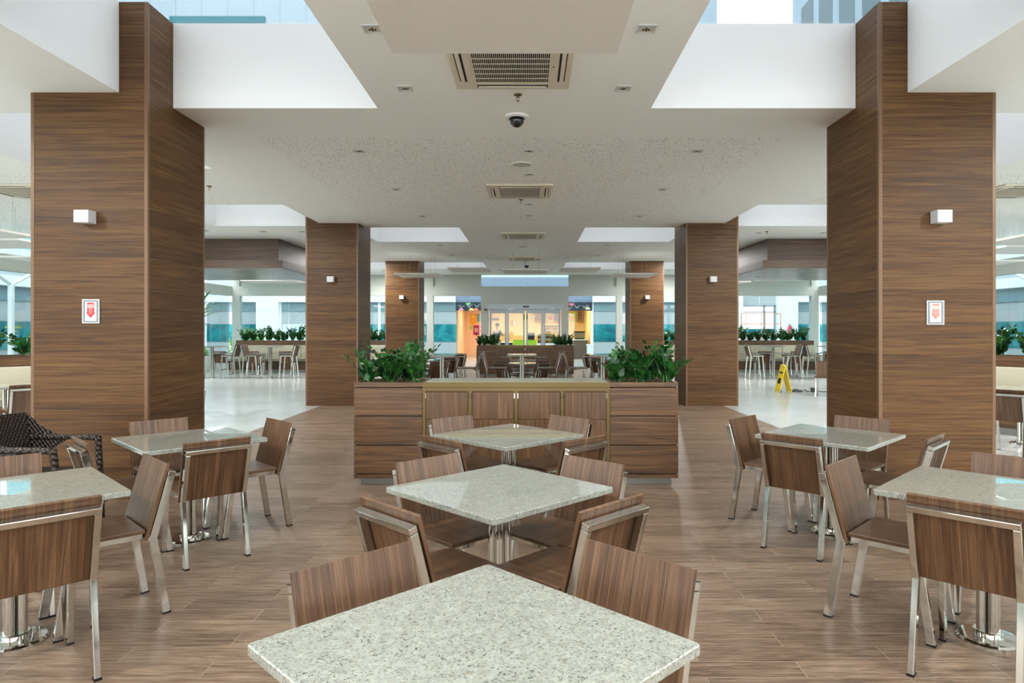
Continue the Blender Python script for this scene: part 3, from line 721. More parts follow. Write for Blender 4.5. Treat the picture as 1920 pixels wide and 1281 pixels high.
# ================================================================ CEILING FITTINGS
def ac_unit(label, x, y):
    t = thing('ceiling_air_conditioner', label, 'air conditioner', (x, y, CEIL), group='ceiling cassette air conditioners')
    b = MB(); b.box(-.485, .485, -.485, .485, -.03, -.0005, .008); b.build('face_panel', M['plastic'], t)
    b = MB(); b.box(-.30, .30, -.30, .30, -.034, -.030); b.build('intake_opening', M['void'], t)
    b = MB()
    for k in range(41): xx = -.3+k*.015; b.box(xx-.0022, xx+.0022, -.30, .30, -.040, -.034)
    for k in range(7): yy = -.3+k*.1; b.box(-.30, .30, yy-.003, yy+.003, -.043, -.040)
    b.build('intake_grille', M['plastic'], t)
    for a in range(4):
        m4 = Matrix.Rotation(a*PI/2, 4, 'Z')
        b = MB(); b.box(-.30, .30, .375, .435, -.0315, -.0295, 0, m4); f_ = b.build('air_slot', M['void'], t)
        b = MB(); b.box(-.29, .29, .392, .425, -.041, -.0325, .003, m4); b.build('louvre', M['plastic'], t)
    b = MB(); b.box(.33, .34, -.02, .0, -.033, -.030); b.build('indicator', M['void'], t)
for lab, x, y in (('ivory cassette air conditioner nearest the camera, behind the hanging panel', AX, 5.28), ('ivory cassette air conditioner in the perforated ceiling, second along the aisle', AX, 10.1),
                  ('ivory cassette air conditioner third along the aisle', AX, 14.9), ('ivory cassette air conditioner fourth along the aisle, above the far panels', AX, 19.7),
                  ('ivory cassette air conditioner at the left edge, left of the near pillar', AX-7.5, 10.1), ('ivory cassette air conditioner at the right edge, right of the near pillar', AX+7.5, 10.1)):
    ac_unit(lab, x, y)
DL = [(-1.097,4.66),(.82,4.66),(-1.08,5.81),(.82,5.81),(-2.0,7.85),(1.98,7.85),(0,7.85),(0,9.04),(-1.99,10.0),(2.0,10.0),(0,11.2),(-1.97,12.35),(2.05,12.35),(0,12.3),
      (-5.7,14.3),(-4.87,14.3),(5.0,14.5),(6.4,14.5),(-2.2,16.6),(1.95,16.6),(-2.2,19.0),(1.95,19.0),(-1.0,23.5),(.8,23.5),
      (-1.1,2.6),(.82,2.6),(-1.1,.4),(.82,.4),(-1.1,-2.2),(.82,-2.2),(-4.2,.6),(3.9,.6),(-6.0,3.0),(5.7,3.0),(-8.9,4.2),(8.7,4.2),(-8.9,7.6),(8.7,7.6),  # from this row on, extra fixtures added to carry fill light
      (-5.3,10.0),(5.0,10.0),(-7.3,12.7),(7.0,12.7),(-4.9,19.6),(4.6,19.6),(-5.2,23.9),(5.0,23.9),(-8.9,20.0),(8.7,20.0)]
rows = ['in the first row', 'in the first row', 'in the second row', 'in the second row']
proto = thing('recessed_downlight', '', 'downlight', (0,0,CEIL), group='square ceiling downlights')
b = MB()
for (x0,x1,y0,y1) in ((-.065,.065,-.065,-.052),(-.065,.065,.052,.065),(-.065,-.052,-.052,.052),(.052,.065,-.052,.052)): b.box(x0,x1,y0,y1,-.008,-.0005)
b.build('trim_ring', M['signwhite'], proto)
b = MB(); b.box(-.052, .052, -.052, .052, -.003, -.0007); b.build('reflector', mat('reflector', (205, 200, 188), .4), proto)  # flat reflector; darker cream stands in for the shade of a recess
b = MB()
for xx, yy in ((-.02,.01),(.0,-.005),(.02,.01),(0,.02)): b.lathe([(0,0),(.008,0),(.008,-.004),(0,-.004)], 8, (xx,yy,-.003))
b.build('lamp_cluster', M['black'], proto)
def add_fill_light(o, power):  # added fill light to lift the dark ceiling; the downlights themselves are off
    ld = bpy.data.lights.new('added_fill_light', 'AREA'); ld.shape = 'DISK'; ld.size = .09; ld.energy = power; ld.color = (1, .99, .97)
    lo = bpy.data.objects.new('added_fill_light', ld); COL.objects.link(lo); lo.parent = o; lo.location = (0, 0, -.012)
FILL_W = 56
index_kids()
def ordw(k): return ['first', 'second', 'third', 'fourth', 'fifth', 'sixth', 'seventh', 'eighth', 'ninth', 'tenth', 'eleventh', 'twelfth', 'thirteenth', 'fourteenth', 'fifteenth', 'sixteenth', 'seventeenth', 'eighteenth', 'nineteenth', 'twentieth'][k]
sideof = lambda x: 'left' if x < -.4 else ('right' if x > .3 else 'middle')
cnt = {}
for i, (x, y) in enumerate(DL):
    o = proto if i == 0 else copy_tree(proto)
    k = sideof(x); zone = 'above the side aisle' if abs(x-AX) > 4 else 'of the central ceiling'
    key = (k, zone); cnt[key] = cnt.get(key, -1)+1
    o.location = (x, y, CEIL); o['label'] = 'white square downlight, %s from the camera on the %s %s' % (ordw(cnt[key]), k, zone)
    if y < 5 or (abs(x-AX) > 3.6 and not 14 < y < 15): add_fill_light(o, FILL_W if abs(x-AX) > 1.5 else 11)
# canopy downlights
for i, (x, y) in enumerate(((-7.2,16.2),(-6.2,17.0),(-7.9,17.6),(6.5,16.0),(7.6,16.8),(6.1,17.8))):
    o = copy_tree(proto); o.location = (x, y, 2.905)
    o['label'] = 'white square downlight in the %s canopy soffit, %s row from the front' % ('left' if x < 0 else 'right', ordw(i % 3))
# dome cameras, sprinklers, speakers
for lab, x, y in (('black dome security camera on ceiling near the front skylights', -.12, 6.58), ('small black dome security camera far down the aisle by the hanging panels', -.08, 21.7)):
    t = thing('dome_camera', lab, 'security camera', (x, y, CEIL))
    b = MB(); b.lathe([(0,-.0005),(.118,-.0005),(.118,-.012),(.105,-.022),(0,-.022)], 36); b.build('mounting_ring', M['white'], t, True)
    b = MB(); b.lathe([(.078,-.022),(.078,-.032),(.072,-.035),(0,-.035)], 32); b.build('collar', M['black'], t, True)
    b = MB(); b.lathe([(.07*math.cos(a*PI/20), -.04-.07*math.sin(a*PI/20)) for a in range(11)], 32); b.build('dome', mat('smoked_dome', (20, 24, 26), .06, spec=.8), t, True)
for lab, x, y in (('brass ceiling sprinkler between the nearest air conditioner and dome camera', -.1, 5.97), ('brass ceiling sprinkler behind the second air conditioner', -.13, 10.8), ('brass ceiling sprinkler right of the near left pillar', -4.69, 9.78),
                  ('brass ceiling sprinkler in front of the right canopy', 5.1, 14.3), ('brass ceiling sprinkler beyond the fourth air conditioner', -.12, 20.6)):
    t = thing('ceiling_sprinkler', lab, 'sprinkler', (x, y, CEIL), group='ceiling sprinklers')
    b = MB(); b.lathe([(0,-.0005),(.04,-.0005),(.036,-.008),(.016,-.014),(0,-.014)], 20); b.build('flange', M['brass'], t, True)
    b = MB(); b.lathe([(0,-.014),(.009,-.014),(.009,-.03),(0,-.03)], 12); b.tube([(-.012,0,-.028),(-.013,0,-.045),(0,0,-.058)], .003, 6); b.tube([(.012,0,-.028),(.013,0,-.045),(0,0,-.058)], .003, 6); b.build('frame_arms', M['brass'], t)
    b = MB(); b.lathe([(0,-.058),(.014,-.058),(.014,-.061),(0,-.061)], 14); b.build('deflector', M['brass'], t)
for lab, x, y in (('round white ceiling speaker in the perforated ceiling', -.095, 8.49), ('round white ceiling speaker between the third and fourth air conditioners', -.15, 16.9), ('round white ceiling speaker in front of the left canopy', -6.9, 14.1), ('round white ceiling speaker in front of the right canopy', 7.2, 14.2)):
    t = thing('ceiling_speaker', lab, 'speaker', (x, y, CEIL), group='round ceiling speakers')
    b = MB(); b.lathe([(0,-.0005),(.138,-.0005),(.132,-.01),(.12,-.012),(.12,-.0085),(0,-.0085)], 36); b.build('rim', M['panelwhite'], t, True)
    b = MB(); b.lathe([(0,-.013),(.118,-.009),(.118,-.0087)], 36); b.build('grille', mat('speaker_grille', (188, 186, 174), .6), t, True)

# hanging acoustic panels
PAN = [(-.74,.48,2.38,3.6,3.0,'large white acoustic panel hanging overhead nearest the camera'), (-3.64,-2.43,17.95,19.2,3.0,'white hanging acoustic panel in front of the far left pillar'),
       (2.30,3.45,17.95,19.2,3.0,'white hanging acoustic panel in front of the far right pillar'), (-2.35,-1.15,19.1,20.4,3.26,'white hanging acoustic panel left of centre by the far skylight'),
       (.90,2.06,19.1,20.4,3.26,'white hanging acoustic panel right of centre by the far skylight'), (-.70,.51,17.5,18.75,3.07,'white hanging acoustic panel over the centre of the far aisle'),
       (-9.2,-8.0,9.7,10.9,3.0,'white hanging acoustic panel at the left edge, nearest of three'), (-9.75,-8.5,11.1,12.3,3.0,'white hanging acoustic panel at the left edge, middle of three'), (-10.6,-9.4,13.3,14.5,2.95,'white hanging acoustic panel at the left edge, farthest of three'),
       (7.9,9.1,10.6,11.8,3.0,'white hanging acoustic panel at the right edge, nearest of three'), (8.6,9.8,12.0,13.2,3.0,'white hanging acoustic panel at the right edge, middle of three'), (8.9,10.1,13.6,14.8,2.9,'white hanging acoustic panel at the right edge, farthest of three'),
       (-9.1,-7.4,21.0,22.2,3.05,'white hanging acoustic panel seen under the left canopy, left one'), (-7.2,-5.7,22.2,23.4,3.0,'white hanging acoustic panel seen under the left canopy, right one'),
       (5.6,7.0,21.0,22.2,3.0,'white hanging acoustic panel seen under the right canopy, left one'), (7.2,8.7,20.0,21.2,3.05,'white hanging acoustic panel seen under the right canopy, right one')]
for x0, x1, y0, y1, z, lab in PAN:
    t = thing('hanging_acoustic_panel', lab, 'acoustic panel', ((x0+x1)/2, (y0+y1)/2, z), group='hanging acoustic panels')
    hx, hy = (x1-x0)/2, (y1-y0)/2
    b = MB(); b.box(-hx, hx, -hy, hy, 0, .035, .002); b.build('board', M['panelwhite'], t)
    for sx in (-1, 1):
        for sy in (-1, 1):
            b = MB(); cx, cy = sx*(hx-.25), sy*(hy-.25); b.tube([(cx,cy,.035),(cx,cy,CEIL-z-.0005)], .0022, 5); b.lathe([(0,0),(.012,0),(.012,.03),(0,.03)], 8, (cx,cy,.035)); b.build('suspension_wire', M['grey'], t)

# ================================================================ TABLES AND CHAIRS
def rr(h, r, n=4):
    p = []
    for cx, cy, a0 in ((h-r,h-r,0),(-h+r,h-r,PI/2),(-h+r,-h+r,PI),(h-r,-h+r,1.5*PI)):
        for k in range(n+1): p.append((cx+r*math.cos(a0+k*PI/2/n), cy+r*math.sin(a0+k*PI/2/n)))
    return p
def make_table(side=.80, H=.73, square=True):
    t = thing('granite_table', '', 'table')
    b = MB(); h = side/2
    b.prism(rr(h-.003, .018), H-.03, H-.027); 
    b.bm.free(); b = MB()
    prof = [(h-.003, H-.028), (h, H-.025), (h, H-.003), (h-.003, H)]
    rings = []
    for hh, z in prof: rings.append([b.bm.verts.new((x, y, z)) for x, y in rr(hh, .012)])
    for a, c in zip(rings, rings[1:]):
        m_ = len(a)
        for k in range(m_): b._f([a[k], a[(k+1)%m_], c[(k+1)%m_], c[k]])
    b._f(rings[0][::-1]); b._f(rings[-1])
    b.build('tabletop', M['granite'], t)
    b = MB(); u = .22
    b.box(-u, u, -.025, .025, H-.046, H-.0285); b.box(-.025, .025, -u, -.025, H-.046, H-.0285); b.box(-.025, .025, .025, u, H-.046, H-.0285)
    b.box(-u-.06, u+.06, -u-.06, -u, H-.034, H-.0285); b.box(-u-.06, u+.06, u, u+.06, H-.034, H-.0285)
    b.build('top_bracket', M['kick'], t)
    for a in range(4):
        x, y = .027*math.cos(a*PI/2+PI/4)*1.414*.9, .027*math.sin(a*PI/2+PI/4)*1.414*.9
        b = MB(); b.tube([(x,y,.03),(x,y,H-.046)], .0225, 14, False); b.build('column_tube', M['chrome'], t, True)
    b = MB(); b.lathe([(0,0),(.137,0),(.137,.008),(.128,.017),(.07,.022),(.0,.022)], 72); b.build('base_plate', M['chrome'], t, True)
    b = MB(); b.lathe([(0,.0221),(.066,.0221),(.066,.044),(.062,.048),(0,.048)], 48); b.build('base_collar', M['chrome'], t, True)
    return t
def make_chair(lift=0.0, name='dining_chair'):
    t = thing(name, '', 'chair'); zs = .447+lift
    b = MB(); b.box(-.208, .208, -.187, .19, zs, zs+.02, .003); b.build('seat', M['chair_seat'], t)
    u = Vector((0, -.2636, .9646)); nb = Vector((0, -.9646, -.2636)); p0 = Vector((0, -.184, zs-.034))
    Lb = .398
    b = MB(); m4 = Matrix(((1, 0, 0, 0), (0, u.y, nb.y, p0.y), (0, u.z, nb.z, p0.z), (0, 0, 0, 1)))
    # local axes: x, along u, along nb
    mm = Matrix(((1,0,0,0),(0,nb.y,u.y,p0.y),(0,nb.z,u.z,p0.z),(0,0,0,1)))
    b.box(-.21, .21, 0, .018, 0, Lb, .002, mm); b.build('backrest', M['chair_back'], t)
    # tube frame behind the board
    c = p0+nb*(.018+.005+.02)
    top = Lb-.035
    b = MB()
    for s in (-1, 1): b.bar(c+Vector((s*.190,0,0))+u*(-.005), c+Vector((s*.190,0,0))+u*(top-.0285), .028, .038, bev=.003)
    q = c+u*(top-.014)
    b.bar(q+Vector((-.204,0,0)), q+Vector((.204,0,0)), .028, .038, xdir=tuple(u), bev=.003)
    b.build('back_frame', M['chrome'], t)
    b = MB(); z0, z1 = zs-.030, zs-.0005
    for s in (-1, 1): b.box(s*.18-.013, s*.18+.013, -.180, .165, z0, z1, .002)
    b.box(-.167, .167, .135, .163, z0, z1, .002); b.box(-.167, .167, -.178, -.150, z0, z1-.001, .002)
    b.build('seat_frame', M['chrome'], t)
    for s in (-1, 1):
        for rear in (True, False):
            top_, bot = ((s*.19, -.226, zs-.02), (s*.192, -.292, .006)) if rear else ((s*.178, .125, zs-.03), (s*.182, .185, .006))
            b = MB(); b.bar(top_, bot, .027, .040, bev=.003); lg = b.build('leg', M['chrome'], t)
            b = MB(); b.box(bot[0]-.015, bot[0]+.015, bot[1]-.021, bot[1]+.021, 0, .009); b.build('foot_cap', M['black'], lg)
    if lift:
        b = MB(); b.box(-.178, .178, .145, .165, .26, .285, .002); b.build('footrest', M['chrome'], t)
    return t
T0 = make_table(); C0 = make_chair(); H0 = make_chair(.26, 'high_chair'); HT0 = make_table(.60, 1.0)
HT0.name = 'high_table'
index_kids()
used = set()
def place(p, x, y, rz, label, group, cat=None):
    if p.name in used: o = copy_tree(p)
    else: used.add(p.name); o = p
    o.location = (x, y, 0); o.rotation_euler = (0, 0, rz); o['label'] = label; o['group'] = group
    if cat: o['category'] = cat
    return o
DIRS = {'NE': (1, 1), 'NW': (-1, 1), 'SW': (-1, -1), 'SE': (1, -1)}
DW = {'NE': 'far right', 'NW': 'far left', 'SW': 'near left', 'SE': 'near right'}
def chair_at(tx, ty, d, label, group, r=.385, lat=0.0, da=0.0, proto=None):
    v = Vector(DIRS[d]).normalized(); l = Vector((-v.y, v.x))
    p = Vector((tx, ty))+v*r+l*lat
    ang = math.atan2(-v.y, -v.x)-PI/2+math.radians(da)     # local +y faces the table
    return place(proto or C0, p.x, p.y, ang, label, group)
# (x, y, rotation, text, {side: (r, lat, da)})
TABS = [(-.137, 1.655, 0, 'centre table nearest the camera', {'NW': (.317,-.027,0), 'NE': (.383,-.006,0)}),
        (-.146, 3.300, 0, 'second centre table', {'NW': (.30,.0,0), 'NE': (.32,-.09,0), 'SW': (.42,.115,0), 'SE': (.436,-.037,0)}),
        (-.153, 4.970, 0, 'third centre table beside the counter', {'NW': (.38,0,0), 'NE': (.39,0,0), 'SW': (.43,.12,0), 'SE': (.49,-.05,0)}),
        (-2.49, 3.23, 0, 'near left granite table', {'NW': (.40,0,0), 'NE': (.33,.03,0), 'SE': (.40,.0,0)}),
        (-2.445, 4.80, 0, 'left granite table by the left pillar', {'NW': (.40,0,0), 'NE': (.365,0,0), 'SW': (.37,0,0), 'SE': (.35,-.037,0)}),
        (2.242, 3.255, 0, 'near right granite table', {'NW': (.36,.1,0), 'NE': (.41,0,0), 'SW': (.355,.03,0)}),
        (2.240, 4.96, 0, 'right granite table by the right pillar', {'NW': (.40,0,0), 'NE': (.365,0,0), 'SW': (.385,0,0), 'SE': (.39,0,0)})]
for x, y, a, nm, ch in TABS:
    place(T0, x, y, PI/4+math.radians(a), 'speckled granite square cafe table, the '+nm, 'granite cafe tables in the foreground')
    for d, (r, lat, da) in ch.items():
        chair_at(x, y, d, 'walnut chrome chair, %s side of the %s' % (DW[d], nm), 'walnut dining chairs in the foreground', r, lat, da)

# far dining area behind the first counter
k = 0
for i, (x, y) in enumerate(((-.16, 15.6), (-.16, 17.3))):
    nm = 'low table %s the high table in the centre of the far aisle' % ('just behind', 'farther behind')[i].join(['', '']) if False else ['low centre table behind the tall table', 'low centre table by the far counter'][i]
    place(T0, x, y, PI/4, 'small granite table, '+nm, 'granite tables beyond the first counter')
    for d in DIRS: chair_at(x, y, d, 'walnut chair, %s side of the %s' % (DW[d], nm), 'chairs beyond the first counter')
for side, s in (('left', -1), ('right', 1)):
    for i, y in enumerate((15.2, 17.2, 19.4)):
        x = AX+s*2.35; nm = '%s low table of the far aisle, %s' % (['nearest', 'middle', 'farthest'][i], side)
        place(T0, x, y, PI/4, 'small granite table, the '+nm, 'granite tables beyond the first counter')
        for d in DIRS: chair_at(x, y, d, 'walnut chair, %s side of the %s' % (DW[d], nm), 'chairs beyond the first counter')
for i, (x, lab, chs) in enumerate(((-.15, 'centre', (-1, 1)), (-1.80, 'left', (1,)), (1.52, 'right', (-1,)))):
    place(HT0, x, 13.8, 0, 'tall square table with chrome column, %s one behind the first counter' % lab, 'high tables beyond the first counter')
    for s in chs: place(H0, x+s*.50, 13.8, PI/2 if s > 0 else -PI/2, 'high walnut and chrome chair %s of the %s tall table behind the first counter' % ('right' if s > 0 else 'left', lab), 'high chairs beyond the first counter')
# side areas: high tables, benches with planters
for side, s, tabs in (('left', -1, (-9.84, -8.03)), ('right', 1, (7.58, 9.35))):
    for i, x in enumerate(tabs):
        lab = '%s tall table by the %s bench' % (['left-hand', 'right-hand'][i], side)
        place(HT0, x, 20.7, 0, 'tall square table with chrome column, the '+lab, 'high tables by the side benches')
        for c in (-1, 1):
            place(H0, x+c*.52, 20.7, PI/2 if c > 0 else -PI/2, 'high walnut and chrome chair %s of the %s' % ('right' if c > 0 else 'left', lab), 'high chairs by the side benches')
    xs_ = [AX+s*(5.7+1.07*k) for k in range(5)]
    for i, x in enumerate(xs_):
        place(C0, x, 22.1, 0, 'walnut chair facing the %s bench, %s from the aisle' % (side, ordw(i)), 'chairs facing the side benches')
    for i, x in enumerate(xs_):
        if i % 2 == 0 or i == 3: place(T0, x, 22.75, 0, 'granite table at the %s bench, in front of the %s chair from the aisle' % (side, ordw(i)), 'tables at the side benches')
# side booths left and right of the near pillars
place(T0, -7.3, 9.3, PI/4, 'granite table at the booth bench left of the near left pillar', 'tables at the booth benches')
place(C0, -6.72, 8.85, math.radians(50), 'walnut chair at the booth table behind the near left pillar', 'chairs at the booth benches')
place(T0, 6.5, 8.8, PI/4, 'granite table at the booth bench right of the near right pillar', 'tables at the booth benches')
place(T0, 5.75, 10.0, PI/4, 'granite table farther along the right booth bench', 'tables at the booth benches')
place(C0, 5.88, 8.12, math.radians(-50), 'walnut chair at the booth right of the near right pillar', 'chairs at the booth benches')
place(C0, 6.62, 14.9, math.radians(150), 'lone walnut chair half hidden behind the near right pillar, by the cable', 'chairs at the booth benches')

# ================================================================ PLANTS
def zz_mesh(seed, stems=8, height=.50, spread=.30, leaf=.088):
    rd = random.Random(seed); lv = MB(); st = MB()
    for k in range(stems):
        az = 2*PI*k/stems+rd.uniform(-.4, .4); hh = height*rd.uniform(.55, 1.05); sp_ = spread*rd.uniform(.25, 1.0)
        base = Vector((rd.uniform(-.05, .05), rd.uniform(-.04, .04), -.03)); pts = []
        for i in range(9):
            t = i/8; pts.append(base+Vector((math.cos(az)*sp_*t**1.6, math.sin(az)*sp_*t**1.6*.8, hh*(t-.12*t*t))))
        st.tube(pts, [.008-.0055*i/8 for i in range(9)], 5)
        nl = 8
        for i in range(nl):
            t = .26+.74*i/(nl-1); f = t*8; j = min(int(f), 7); p = pts[j].lerp(pts[j+1], f-j); tg = (pts[j+1]-pts[j]).normalized()
            for s in ((-1, 1) if i < nl-1 else (0,)):
                sd = tg.cross(Vector((math.cos(az+PI/2), math.sin(az+PI/2), 0))).normalized()
                lat = Vector((math.cos(az+PI/2), math.sin(az+PI/2), 0)); lat.rotate(Matrix.Rotation(rd.uniform(-.5, .5), 3, tg))
                d = (lat*s*.85+tg*(.65 if s else 1)+Vector((0,0,rd.uniform(0, .25)))).normalized()
                ln = leaf*rd.uniform(.8, 1.2)*(1.15-.45*t); wd = ln*.34
                nrm = d.cross(lat if s == 0 else tg).normalized(); wv = d.cross(nrm).normalized(); nrm *= (1 if nrm.z > 0 else -1)
                prof = [(0, .1), (.25, .8), (.55, 1), (.82, .6), (1, .0)]
                mid = [lv.bm.verts.new(p+d*ln*a+nrm*(-.08*ln*a*a)) for a, _ in prof]
                for sg_ in (-1, 1):
                    ed = [lv.bm.verts.new(p+d*ln*a+wv*wd*w_*sg_+nrm*(-.08*ln*a*a+.16*wd*w_)) for a, w_ in prof[:-1]]+[mid[-1]]
                    for q in range(4):
                        vs = [mid[q], mid[q+1], ed[q+1], ed[q]]
                        vs = [v for n_, v in enumerate(vs) if v not in vs[:n_]]
                        lv._f(vs if sg_ > 0 else vs[::-1])
    return lv, st
PROT = []
def zz_proto(seed, **kw):
    t = thing('zz_plant', '', 'plant'); lv, st = zz_mesh(seed, **kw)
    lv.build('foliage', M['leaf'], t, smooth=True, recalc=False); st.build('stalks', M['stem'], t, True); return t
ZP = [zz_proto(s) for s in (1, 2, 3, 4)]; index_kids()
zn = [0]
def plant(x, y, z, label, group, sc_=1.0, rz=None, k=None):
    p = ZP[(zn[0] if k is None else k) % 4]; zn[0] += 1
    if p.name in used: o = copy_tree(p)
    else: used.add(p.name); o = p
    o.location = (x, y, z); o.rotation_euler = (0, 0, random.uniform(0, 6.28) if rz is None else rz); o.scale = (sc_,)*3
    o['label'] = label; o['group'] = group; return o

# ================================================================ COUNTER CABINETS
def counter(y0, tagname, idx):
    cx = -.125; W = 1.565; ci = .908; D = .52; H = 1.0
    for side, a, c in (('left', cx-W, cx-ci), ('right', cx+ci, cx+W)):
        t = thing('planter_box', 'walnut planter box at the %s end of the %s' % (side, tagname), 'planter', ((a+c)/2, y0, 0), group='planter boxes of the counters'); h = (c-a)/2-.001
        b = MB()
        b.box(-h+.012, h-.012, .012, D-.012, .075, .93)
        b.build('carcass', M['void'], t)
        for z0, z1 in ((.075, .112), (.121, .390), (.400, .670), (.680, .945), (.956, H)):
            b = MB(); top = z1 == H
            if top:
                b.box(-h, h, 0, .025, z0, z1); b.box(-h, h, D-.025, D, z0, z1); b.box(-h, -h+.025, .025, D-.025, z0, z1); b.box(h-.025, h, .025, D-.025, z0, z1)
            else:
                b.box(-h, h, 0, .0115, z0, z1); b.box(-h, -h+.0115, .0125, D-.0125, z0, z1); b.box(h-.0115, h, .0125, D-.0125, z0, z1); b.box(-h, h, D-.0115, D, z0, z1)
            b.build('rim' if top else 'side_board', M['cabinet_h'], t)
        b = MB(); b.box(-h+.03, h-.03, .03, D-.03, .93, .965); b.build('soil', M['soil'], t)
        b = MB(); b.box(-h+.05, h-.05, .08, D-.08, 0, .075); b.build('kick_plate', M['kick'], t)
    t = thing('cupboard_unit', 'long cupboard with four vertical-grain doors in the middle of the %s' % tagname, 'cupboard', (cx, y0, 0), group='cupboard units of the counters')
    b = MB(); b.box(-ci+.001, ci-.001, .03, D, .075, .945); b.build('carcass', M['void'], t)
    b = MB(); b.box(-ci+.05, ci-.05, .08, D-.08, 0, .075); b.build('kick_plate', M['kick'], t)
    b = MB(); b.box(-ci, ci, -.003, D, .952, .9995, .002); b.build('countertop', M['olive'], t)
    b = MB(); b.box(-ci+.03, ci-.03, .01, D-.01, 1.0, 1.004); b.build('top_inlay', mat('counter_inlay', (150, 150, 128), .25), t)
    b = MB(); b.box(-ci+.001, ci-.001, .005, .029, .912, .9505)
    for k in range(5):
        xx = -ci+.018+k*(2*ci-.036)/4; b.box(xx-.016, xx+.016, .008, .029, .08, .912)
    b.build('door_frame', M['olive'], t)
    for k in range(4):
        x0 = -ci+.018+k*(2*ci-.036)/4+.021; x1 = -ci+.018+(k+1)*(2*ci-.036)/4-.021
        for z0, z1 in ((.645, .905), (.085, .641)):
            b = MB(); b.box(x0, x1, .006, .0285, z0, z1, .001); d_ = b.build('cupboard_door', M['cabinet_v'], t)
            if z0 > .6:
                for xx in ((x0-.008, x0-.001), (x1+.001, x1+.008)):
                    b = MB(); b.box(xx[0], xx[1], -.002, .010, .845, .895); b.build('hinge', M['chrome'], d_)
    for side, s in (('left', -1), ('right', 1)):
        n_ = 5 if idx == 0 else 4
        for k in range(n_):
            xx = cx+s*(ci+.08+(W-ci-.18)*k/(n_-1)); yy = y0+.16+.2*(k % 2)
            plant(xx, yy, .965, 'dark green zz plant in the %s planter of the %s, %s from the middle' % (side, tagname, ordw(k)), 'zz plants on the counters', random.uniform(.8, 1.05))
counter(6.43, 'near counter', 0)
counter(21.42, 'far counter', 1)
b = MB(); b.box(0, .014, -.04, .04, -.045, .045, .002); o = b.build('socket_plate', M['signwhite']); o.location = (1.4405, 6.56, .95)
tag(o, 'white socket plate on the right end of the near counter planter', 'socket')

# benches with planters behind
def bench(name_side, x0, x1, y, rot=0, loc=(0,0,0), segs=5, lab='', nplants=9, tp=''):
    L_ = x1-x0
    t = thing('upholstered_bench', 'long beige upholstered bench '+lab, 'bench', loc, rot, group='beige benches')
    b = MB(); b.box(x0, x1, y-.60, y-.003, .1, .40); b.build('base', M['cabinet_h'], t)
    b = MB(); b.box(x0, x1, y-.56, y-.003, 0, .1); b.build('kick_plate', M['kick'], t)
    for k in range(segs):
        a, c = x0+L_*k/segs+.004, x0+L_*(k+1)/segs-.004
        b = MB(); b.box(a, c, y-.62, y-.13, .401, .50, .02); b.build('seat_cushion', M['cushion'], t, True)
        b = MB(); b.box(a, c, y-.125, y-.003, .46, .95, .025); b.build('back_cushion', M['cushion'], t, True)
    p = thing('long_planter_box', 'long walnut planter box running behind the bench '+lab, 'planter', loc, rot, group='long planter boxes')
    b = MB(); b.box(x0, x1, y, y+.02, 0, .96); b.box(x0, x1, y+.42, y+.44, 0, 1.115); b.box(x0, x0+.02, y+.021, y+.419, 0, .96); b.box(x1-.02, x1, y+.021, y+.419, 0, .96); b.build('panel', M['cabinet_h'], p)
    b = MB(); b.box(x0-.004, x1+.004, y-.02, y+.02, .961, 1.115); b.box(x0, x0+.02, y+.021, y+.419, .961, 1.115); b.box(x1-.02, x1, y+.021, y+.419, .961, 1.115); b.build('rim', M['cabinet_h'], p)
    b = MB(); b.box(x0+.021, x1-.021, y+.021, y+.419, .9, 1.06); b.build('soil', M['soil'], p)
    for k in range(nplants):
        v = Matrix.Rotation(rot, 3, 'Z') @ Vector((x0+.25+(L_-.5)*k/(nplants-1), y+.2, 1.065)) + Vector(loc)
        plant(v.x, v.y, v.z, 'zz plant in the long planter %s, %s from its %s end' % (lab, ordw(k), tp), 'zz plants behind the benches', random.uniform(1.0, 1.3))
bench('left', -10.5, -4.6, 23.9, lab='at the far left', nplants=20, tp='left')
bench('right', 4.4, 10.2, 23.9, lab='at the far right', nplants=20, tp='left')
bench('booth_left', -2.6, 1.7, 0, rot=math.radians(50), loc=(-7.8, 10.1, 0), lab='behind the near left pillar', nplants=10, tp='near', segs=4)
bench('booth_right', -1.7, 2.6, 0, rot=math.radians(-50), loc=(7.2, 10.0, 0), lab='behind the near right pillar', nplants=10, tp='far', segs=4)

# yucca behind the near left pillar
t = thing('potted_yucca', 'tall potted plant with sword leaves, tips showing right of the near left pillar', 'plant', (-6.09, 12.0, 0))
b = MB(); b.lathe([(0,0),(.2,0),(.26,.42),(.22,.42),(.2,.38),(0,.38)], 28); b.build('pot', M['signwhite'], t, True)
b = MB(); b.tube([(0,0,.38),(.02,0,1.0),(0,.02,1.75)], .045, 10); b.build('trunk', mat('yucca_trunk', (130, 110, 84), .8), t, True)
rd = random.Random(9); b = MB()
for k in range(60):
    az = k*2.4; el = rd.uniform(-.1, 1.3); ln = rd.uniform(.6, .9); base = Vector((0, .02, 1.6+rd.uniform(0, .18)))
    d = Vector((math.cos(az)*math.cos(el), math.sin(az)*math.cos(el), math.sin(el))); sdv = d.cross(Vector((0,0,1))).normalized()
    prev = None
    for i in range(6):
        f = i/5; p = base+d*ln*f+Vector((0,0,-.12*f*f)); w_ = .034*(1-f)**.6+.0005
        cur = [b.bm.verts.new(p-sdv*w_), b.bm.verts.new(p+sdv*w_)]
        if prev: b._f([prev[0], prev[1], cur[1], cur[0]])
        prev = cur
b.build('foliage', M['yucca'], t, recalc=False)

